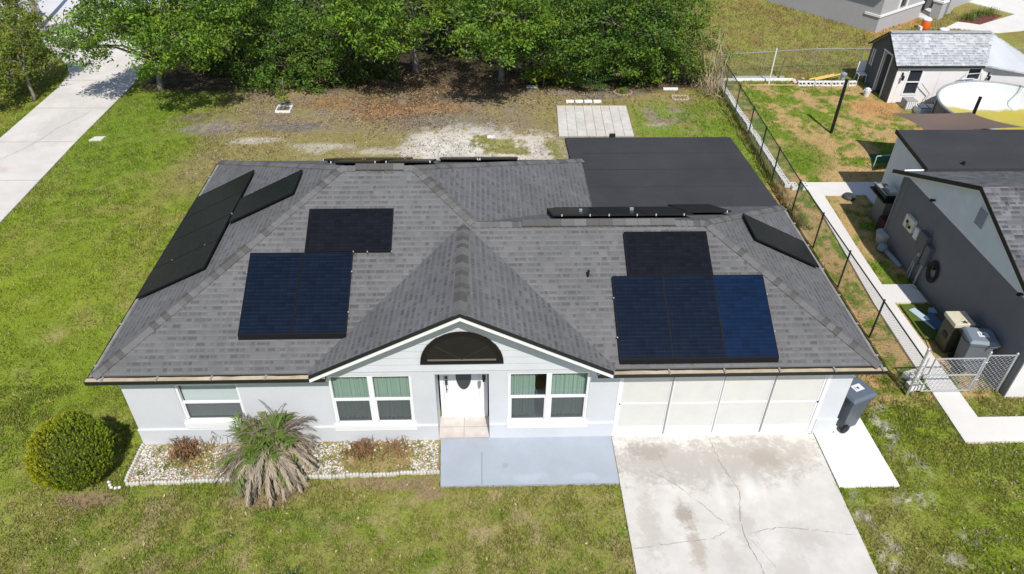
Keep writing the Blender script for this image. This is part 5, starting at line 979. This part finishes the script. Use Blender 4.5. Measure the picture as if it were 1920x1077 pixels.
# =============================================================== NEIGHBOUR HOUSE
nh=thing('house','grey neighbour house with white gable and dark shingle roof at the right edge','house',(24,5,0)); m_ng=mat('charcoal_stucco',(.20,.20,.215),.9,var=.05,scale=2,bump=.25,bscale=60); m_nw=mat('pale_stucco',(.78,.81,.84),.9,var=.05,scale=2,bump=.3,bscale=50); m_nf=mat('white_stucco',(.74,.73,.74),.85,var=.03,bump=.2)
NX=21.5; NPY=4.85; NPZ=4.08; NE0,NE1=.82,8.88; NEZ=2.42
mb=MB(); mb.box(NX,34,1.12,8.5,-.05,2.52); mb.build('wall',[m_ng],nh)
MB().box(NX+.01,34,1.09,1.119,-.05,2.40).build('front_wall',m_nf,nh)
sl=(NPZ-NEZ)/(NPY-NE0)
zr_=lambda y:NPZ-sl*abs(y-NPY)
MB().slab([(NX-.03,NE0+.3,2.52),(NX-.03,NE1-.3,2.52),(NX-.03,NPY,NPZ-.1)],(.05,0,0)).build('gable',m_nw,nh)
m_nr=shingle_mat('charcoal_shingles',0,(.085,.085,.095),(.17,.17,.18),contrast=1.2)
nrf=roof_mesh('roof',[([(NX-.18,NE0,NEZ),(34,NE0,NEZ),(34,NPY,NPZ),(NX-.18,NPY,NPZ)],0),([(NX-.18,NPY,NPZ),(34,NPY,NPZ),(34,NE1,NEZ),(NX-.18,NE1,NEZ)],0)],m_nr,nh)
mb=MB()
for y0,z0 in ((NE0,NEZ),(NE1,NEZ)): mb.slab([(NX-.2,y0,z0+.02),(NX-.2,NPY,NPZ+.02),(NX-.2,NPY,NPZ-.11),(NX-.2,y0,z0-.11)],(.019,0,0))
mb.build('rake_edge',m_dark,nrf)
mb=MB()
for y0,z0 in ((NE0,NEZ),(NE1,NEZ)): mb.slab([(NX-.178,y0,z0-.035),(NX-.178,NPY,NPZ-.035),(NX-.178,NPY,NPZ-.16),(NX-.178,y0,z0-.16)],(.02,0,0))
mb.build('rake_board',m_trim,nrf)
v=MB().box(NX-.05,NX-.031,4.33,4.75,3.02,3.58); vo=v.build('louvre_vent',mat('louvre_frame',(.75,.78,.8),.6),nh); mb=MB()
for k in range(9): mb.box(NX-.058,NX-.051,4.36+k*.042,4.38+k*.042,3.05,3.55)
mb.build('slats',mat('louvre_slat',(.2,.23,.27),.6),vo)
t2=MB().box(NX-.12,NX-.001,6.98,7.5,1.2,1.62).build('meter_box',mat('cream_box',(.75,.74,.62),.7),nh,bevel=.01); MB().tube([(NX-.15,7.3,1.45),(NX-.12,7.3,1.45)],.05,10).tube([(NX-.15,7.1,1.35),(NX-.12,7.1,1.35)],.05,10).build('dial',m_black,t2); MB().box(NX-.135,NX-.121,7.18,7.3,1.25,1.4).build('plate',mat('tan_plate',(.4,.36,.22),.7),t2)
MB().box(NX-.08,NX-.001,6.66,6.88,1.15,1.5).build('junction_box',m_trim,nh); MB().box(NX-.17,NX-.001,6.05,6.5,1.05,1.65).box(NX-.1,NX-.001,6.15,6.4,.6,1.05).build('breaker_panel',mat('panel_grey',(.13,.135,.15),.6),nh,bevel=.01)
MB().box(NX-.16,NX-.001,5.75,6.0,.8,1.45).build('grey_cover',mat('cover_grey',(.13,.14,.16),.6),nh,bevel=.015)
MB().tube([(NX-.08,6.42,0),(NX-.08,6.35,.9)],.022,8).tube([(NX-.08,6.28,0),(NX-.08,6.3,.9)],.022,8).tube([(NX-.08,5.95,0),(NX-.08,5.9,.8)],.03,8).build('conduit',mat('conduit_grey',(.42,.42,.43),.5),nh)
MB().lathe([(.06,0),(.06,.12)],(NX-.1,6.2,.9),10).build('gas_meter',mat('meter_tan',(.42,.38,.28),.6),nh)
for (y,zz) in ((6.6,2.62),(2.12,2.58)): MB().tube([(NX-.03,y,zz),(NX-.12,y,zz+.02)],.035,8).lathe([(.05,0),(.05,.06)],(NX-.14,y,zz-.02),8).build('flood_light',m_black,nh)
MB().tube([(NX-.02,8.43,0.1),(NX-.02,8.43,2.3)],.03,8).tube([(NX-.04,8.1,2.5),(NX-.04,8.1,1.0)],.008,5).build('corner_pipe',mat('pipe_grey',(.25,.26,.27),.6),nh)
hs=thing('garden_hose','coiled black garden hose hanging on the grey neighbour wall','hose',(NX-.08,5.42,.86)); mb=MB()
for k in range(7):
    rr_=.17+.016*k; mb.tube([(NX-.05-.012*(k%3),5.42+rr_*.95*math.cos(a),.86+rr_*1.35*math.sin(a)) for a in np.linspace(0,2*math.pi,26)],.014,6)
mb.build('coil',mat('hose_black',(.02,.02,.022),.5),hs); MB().box(NX-.1,NX-.001,5.38,5.46,.95,1.12).build('hook',m_black,hs)
mb=MB(); mb.tube([(NX-.12,5.6,.03),(NX-.25,5.9,.02),(NX-.1,6.2,.02),(NX-.2,5.3,.02),(NX-.1,4.6,.02),(NX-.06,3.5,.02)],.015,6); tag(mb.build('loose_cable',m_black),'black cable lying along the foot of the grey wall','cable')
MB().tube([(NX-.1,8.42,2.5),(NX-.1,8.42,2.64),(NX+.05,8.42,2.64),(25.2,8.42,2.66)],.03,8).tube([(25.2,8.42,2.66),(30,8.42,2.66)],.022,8).build('eave_pipe',m_trim,nh)
MB().lathe([(.05,0),(.05,.3),(.06,.32)],(23.3,8.55,2.55),8).build('vent_pipe',m_black,nh)
# rear extension with flat roof
mb=MB(); mb.slab([(22.05,8.3,2.76),(22.28,11.0,2.8),(32,11.0,2.8),(32,8.3,2.76)],(0,0,-.1)); mb.build('flat_roof',m_flat,nh)
mb=MB(); mb.slab([(22.12,8.52,-.05),(22.32,10.9,-.05),(31.9,10.9,-.05),(31.9,8.52,-.05)],(0,0,2.7)); mb.build('extension_wall',m_nw,nh)
mb=MB(); mb.slab([(22.03,8.28,2.775),(22.26,11.02,2.815),(22.26,11.02,2.68),(22.03,8.28,2.64)],(-.02,0,0)); mb.build('flat_roof_edge',m_dark,nh)
# =============================================================== THINGS BESIDE THE NEIGHBOUR HOUSE
def cart(label,loc,rz,body,lid,group='wheeled rubbish bins'):
    t=thing('rubbish_bin',label,'bin',loc,group,rz); mb=MB(); n=[]
    SB=1.12
    def ring_(w,d,yo,zz): w*=SB;d*=SB;yo*=SB;zz*=SB; return [(-w,-d+yo,zz),(-w*.8,-d-.03+yo,zz),(w*.8,-d-.03+yo,zz),(w,-d+yo,zz),(w,d+yo,zz),(-w,d+yo,zz)]
    rs=[ring_(.20,.20,0,.0),ring_(.215,.22,-.0,.3),ring_(.25,.27,-.02,.85),ring_(.28,.30,-.03,.88),ring_(.28,.30,-.03,.94)]
    vs=[p for r_ in rs for p in r_]; fs=[tuple(reversed(range(6)))]+[(6*k+i,6*k+(i+1)%6,6*k+6+(i+1)%6,6*k+6+i) for k in range(4) for i in range(6)]; mb.add(vs,fs); mb.build('body',body,t,world=False,bevel=.01)
    mb=MB(); mb.add([p for r_ in (ring_(.30,.33,-.03,.942),ring_(.30,.33,-.03,.97),ring_(.25,.27,-.02,1.03)) for p in r_],[tuple(reversed(range(6))),tuple(range(12,18))]+[(6*k+i,6*k+(i+1)%6,6*k+6+(i+1)%6,6*k+6+i) for k in range(2) for i in range(6)]); lo=mb.build('lid',lid,t,world=False,bevel=.012)
    MB().box(-.09,.11,-.2,.06,1.031*SB,1.031*SB+.005).build('sticker',mat('sticker_white',(.72,.72,.75),.6),lo,world=False); MB().box(-.03,.03,-.09,-.04,1.162,1.164).box(-.05,.05,-.0,.01,1.162,1.164).build('sticker_print',m_black,lo,world=False)
    MB().tube([(-.22,.33,1.03),(-.22,.41,1.06),(.22,.41,1.06),(.22,.33,1.03)],.015,6).build('handle',m_black,t,world=False)
    for s in (-1,1): MB().tube([(s*.26,.22,.12),(s*.315,.22,.12)],.12,16).build('wheel',m_black,t,world=False)
    MB().tube([(-.24,.2,.12),(.24,.2,.12)],.012,6).build('axle',m_black,t,world=False); return t
m_bin=mat('blue_grey_plastic',(.10,.115,.14),.45,var=.08,scale=3); m_lid=mat('blue_grey_lid',(.115,.145,.185),.4)
cart('blue grey wheeled bin with white sticker on the slab beside the garage',(16.93,.33,.03),R(112),m_bin,m_lid)
cart('grey wheeled bin with white sticker behind the chain link gate',(21.05,2.25,.0),R(80),mat('bin_grey',(.15,.17,.2),.5),mat('bin_grey_lid',(.2,.24,.28),.4))
t=thing('storage_cabinet','olive black cabinet with cream stained top beside the bins','cabinet',(20.95,3.0,0)); MB().box(20.72,21.2,2.78,3.28,0.05,.95).build('body',mat('olive_body',(.06,.06,.035),.5,var=.3,scale=3),t,bevel=.02); MB().box(20.68,21.24,2.74,3.32,.951,1.08).build('top',mat('cream_top',(.62,.57,.44),.7,var=.15,scale=6),t,bevel=.02)
MB().box(21.245,21.42,2.78,3.28,.9,.97).build('side_shelf',mat('shelf_grey',(.15,.15,.15),.5),t); MB().box(20.70,20.719,2.9,3.1,.45,.6).build('slot',m_black,t); mb=MB(); c=Vector((20.98,2.78,1.082)); 
mb.add([c+Vector((.13*(1 if k%2==0 else .35)*math.cos(k*math.pi/5),.09*(1 if k%2==0 else .35)*math.sin(k*math.pi/5)+.06,0)) for k in range(10)],[tuple(range(10))]); mb.build('tear',m_black,t)
tag(MB().box(-.2,.2,-.2,.2,0,.85,M=Matrix.Translation((21.3,2.55,0))).build('dark_crate',mat('navy_plastic',(.02,.025,.045),.5),bevel=.02),'tall dark navy box against the grey wall behind the bins','box')
tag(MB().box(20.5,21.42,3.35,4.88,.0,.05).build('turf_mat',mat('artificial_turf',(.09,.13,.02),.95,var=.15,scale=20)),'green artificial turf mat beside the path and the grey wall','mat')
tag(MB().slab([(20.62,4.6,.06),(20.78,4.62,.12),(21.12,3.75,.12),(20.95,3.7,.06)],(0,0,.02)).build('pale_board',mat('pale_blue_board',(.45,.55,.62),.4)),'pale blue white board lying on the turf mat','board')
tag(MB().slab([(20.85,4.2,.1),(21.1,4.3,.2),(21.22,3.75,.2),(21.0,3.6,.1)],(0,0,.03)).build('blue_board',mat('blue_panel',(.06,.12,.2),.3)),'dark blue panel lying over the pale board','board')
tag(MB().box(21.15,21.3,4.3,4.55,.06,.2).build('blue_box',mat('light_blue_box',(.25,.42,.55),.5),bevel=.01),'small light blue box on the turf mat against the wall','box')
tag(MB().lathe([(.23,0),(.23,.08),(.2,.12),(.02,.13)],(21.5,11.2,0),24).build('septic_lid',mat('lid_dark',(.06,.065,.07),.6),smooth=False),'round dark lid in the grass at the corner of the path','lid')
t=thing('outdoor_cabinet','grey outdoor cabinet at the rear corner of the neighbour house','cabinet',(22.0,9.7,0)); MB().box(21.75,22.1,9.3,9.95,0,.95).build('body',mat('cab_grey',(.22,.22,.21),.6),t,bevel=.01)
MB().box(21.6,22.15,9.2,10.3,.951,1.0).build('worktop',m_black,t)
t=thing('gas_grill','dark gas grill with steel grates beside the neighbour back corner','grill',(21.95,9.5,1)); mb=MB(); mb.box(21.68,22.1,9.3,10.2,1.001,1.16); mb.build('firebox',m_dark,t); mb=MB()
for k in range(14): mb.tube([(21.7,9.33+k*.06,1.19),(22.08,9.33+k*.06,1.19)],.009,5)
mb.tube([(21.66,9.3,1.22),(21.66,10.2,1.22)],.015,6); mb.build('grate',m_gal,t); MB().box(21.85,22.12,9.35,9.8,1.161,1.3).build('lid',m_gal,t)
tag(MB().box(21.55,21.95,8.55,9.1,0,.55).box(21.85,21.95,8.55,9.1,.55,.95).build('patio_chair',mat('dark_red_fabric',(.07,.02,.02),.8),bevel=.03),'dark red padded chair in the shade by the neighbour rear corner','chair')
tag(MB().lathe([(.2,0),(.26,.35),(.28,.36)],(21.45,8.3,0),16).build('tub',mat('pale_tub',(.5,.5,.5),.6)),'pale plastic tub in the shade beside the grey wall','tub')
tag(MB().lathe([(.1,0),(.17,.1),(.14,.25),(.02,.3)],(21.2,7.75,0),12).build('tarp_bundle',mat('blue_grey_tarp',(.22,.28,.33),.7),smooth=True),'blue grey tarp bundle near the foot of the grey wall','bundle')
tag(MB().tube([(21.25,7.8,.1),(21.35,7.2,.05),(21.38,6.8,.03)],.09,8).build('rolled_tarp',mat('grey_roll',(.3,.33,.36),.7),smooth=True),'grey rolled sheet lying at the foot of the grey wall','roll')
tag(MB().box(23.7,25.0,13.9,14.6,0,.03).build('turf_mat',mat('green_mat',(.03,.11,.06),.9)),'dark green mat under the shade sail','mat')
tag(MB().tube([(23.4,13.5,.5),(25.0,13.7,.55)],.02,6).tube([(23.4,13.5,0),(23.4,13.5,.5)],.02,6).tube([(25.0,13.7,0),(25.0,13.7,.55)],.02,6).build('low_rail',mat('pale_green_rail',(.4,.6,.5),.5)),'pale green low rail in the shade behind the neighbour house','rail')
# =============================================================== FAR HOUSE, TOP RIGHT
fh=thing('house','pale grey stucco house with white band and porch columns at the top right','house',(30.39,29.5,0),rz=math.atan2(2.7,3.8)); m_fg=mat('grey_stucco',(.42,.42,.44),.9,var=.04,bump=.2); 
mb=MB(); wall_holes(mb,0,4.7,-.05,2.7,0,[(1.9,2.6,1.05,2.2,.08)]); mb.add([(0,0,-.05),(0,9,-.05),(0,9,2.7),(0,0,2.7)],[(0,1,2,3)]); mb.add([(4.7,0,-.05),(4.7,9,-.05),(4.7,9,2.7),(4.7,0,2.7)],[(3,2,1,0)]); mb.add([(0,9,-.05),(4.7,9,-.05),(4.7,9,2.7),(0,9,2.7)],[(3,2,1,0)]); mb.build('wall',m_fg,fh,world=False)
mb=MB(); mb.box(-.06,4.75,-.06,-.002,.86,.98).box(-.06,-.002,-.002,.9,.86,.98); mb.box(1.75,1.9,-.05,-.002,.98,2.3).box(2.6,2.75,-.05,-.002,.98,2.3).box(1.75,2.75,-.05,-.002,2.2,2.35); mb.build('band',m_trim,fh,world=False)
MB().box(1.9,2.6,.05,.06,1.05,2.2).build('window',mat('far_glass',(.04,.05,.07),.15,spec=.6),fh,world=False)
MB().prism([(-.5,-.5),(12,-.5),(12,9.5),(-.5,9.5)],2.7,2.85).add([(-.5,-.5,2.85),(12,-.5,2.85),(12,9.5,2.85),(-.5,9.5,2.85),(4,4.5,4.6),(8,4.5,4.6)],[(0,1,5,4),(1,2,5),(2,3,4,5),(3,0,4)]).build('roof',mat('far_roof',(.12,.12,.12),.9,var=.1,scale=4),fh,world=False)
for (x,y) in ((5.6,-.6),(7.0,-.4)):
    c=MB().box(x-.28,x+.28,y-.28,y+.28,0,.95).box(x-.2,x+.2,y-.2,y+.2,1.0,2.7).build('column',m_fg,fh,world=False); MB().box(x-.33,x+.33,y-.33,y+.33,.951,1.0+.05).build('cap',m_trim,c,world=False)
MB().box(8.3,12,-.2,5,-.05,2.7).build('wing',m_fg,fh,world=False); MB().box(8.25,8.299,-.25,5,.86,.98).box(8.25,12,-.25,-.201,.86,.98).build('wing_band',m_trim,fh,world=False)
MB().box(4.75,8.2,.6,.7,0,2.7).build('porch_wall',mat('porch_dark',(.12,.12,.13),.9),fh,world=False); MB().box(5.2,6.0,.57,.599,.05,2.1).build('door',m_trim,fh,world=False); MB().box(4.72,8.28,-.3,.59,-.05,.06).build('porch_floor',m_concrete,fh,world=False)
t=thing('beverage_cooler','orange round cooler with white lid beside the far house','cooler',(33.55,30.1,0)); MB().lathe([(.2,0),(.24,.1),(.24,.5),(.22,.55)],(33.55,30.1,0),20).build('body',mat('orange_plastic',(.75,.13,.02),.5),t,smooth=True); MB().lathe([(.25,.551),(.25,.62),(.15,.68)],(33.55,30.1,0),20).build('lid',m_trim,t); MB().box(33.2,33.32,29.9,30.2,0,.2).build('tap_cup',m_trim,t)
tag(MB().lathe([(.2,0),(.28,.06),(.25,.14),(.05,.18)],(34.6,29.85,0),16).build('white_stone',m_trim,smooth=True),'round white stone in the grass beside the orange cooler','stone')
tag(MB().prism([(36.25,31.45),(37.3,30.98),(39.6,32.6),(38.6,33.3)],-.02,.06).build('mulch_bed',mat('red_mulch',(.16,.05,.05),.95,var=.3,scale=8,bump=.5)),'red mulch bed beside the far walkway','mulch bed')
for i,(x,y) in enumerate(((36.9,31.7),(37.8,32.3),(38.7,32.6))): tuft('spiky green plant in the red mulch bed, %s of the three'%('nearest','middle','farthest')[i],x,y,150,.75,[(.10,.17,.03),(.2,.24,.05),(.06,.1,.02)],30+i,name='spiky_plant',spread=.22)
# =============================================================== FAR LEFT STREET
t=thing('utility_pole','grey wooden utility pole at the street, top left','pole',(-16.6,30.2,0)); MB().tube([(-16.6,30.2,-.2),(-16.75,30.4,8)],[.16,.12],12).build('shaft',mat('pole_grey',(.28,.25,.23),.9,var=.2,scale=3),t)
MB().box(-17.6,-15.8,30.3,30.42,7.2,7.32).build('crossarm',mat('arm_wood',(.2,.17,.14),.9),t)
# parked car, mostly hidden by the tree
t=thing('parked_car','silver white car parked at the far left edge behind the young tree','car',(-19.5,31.0,0)); cxp,cyp=-19.6,31.3
m_car=mat('car_paint',(.62,.64,.66),.25,spec=.6,coat=.5); m_cg=mat('car_glass',(.03,.035,.04),.08,spec=.7)
mb=MB(); prof=[(-2.2,.35),(-2.2,.75),(-1.9,.85),(-1.2,.92),(-.6,1.38),(.7,1.42),(1.5,.98),(2.1,.9),(2.2,.7),(2.2,.35)]
mb.add([(cxp+a,cyp-.85,b) for a,b in prof]+[(cxp+a,cyp+.85,b) for a,b in prof],[tuple(range(10)),tuple(reversed(range(10,20)))]+[(i,10+i,10+(i+1)%10,(i+1)%10) for i in range(10)]); mb.build('body',m_car,t,bevel=.05)
MB().slab([(cxp-1.15,cyp-.7,.97),(cxp-.62,cyp-.66,1.385),(cxp-.62,cyp+.66,1.385),(cxp-1.15,cyp+.7,.97)],(-.02,0,.02)).slab([(cxp+1.42,cyp-.7,1.03),(cxp+.74,cyp-.66,1.41),(cxp+.74,cyp+.66,1.41),(cxp+1.42,cyp+.7,1.03)],(.02,0,.02)).build('windscreen',m_cg,t)
for s in (-1,1): MB().slab([(cxp-1.0,cyp+s*.855,.95),(cxp+1.3,cyp+s*.855,.98),(cxp+.65,cyp+s*.855,1.34),(cxp-.6,cyp+s*.855,1.32)],(0,s*.01,0)).build('side_window',m_cg,t)
for a in (-1.4,1.4):
    for s in (-1,1): MB().tube([(cxp+a,cyp+s*.7,.32),(cxp+a,cyp+s*.88,.32)],.32,20).build('wheel',m_black,t)
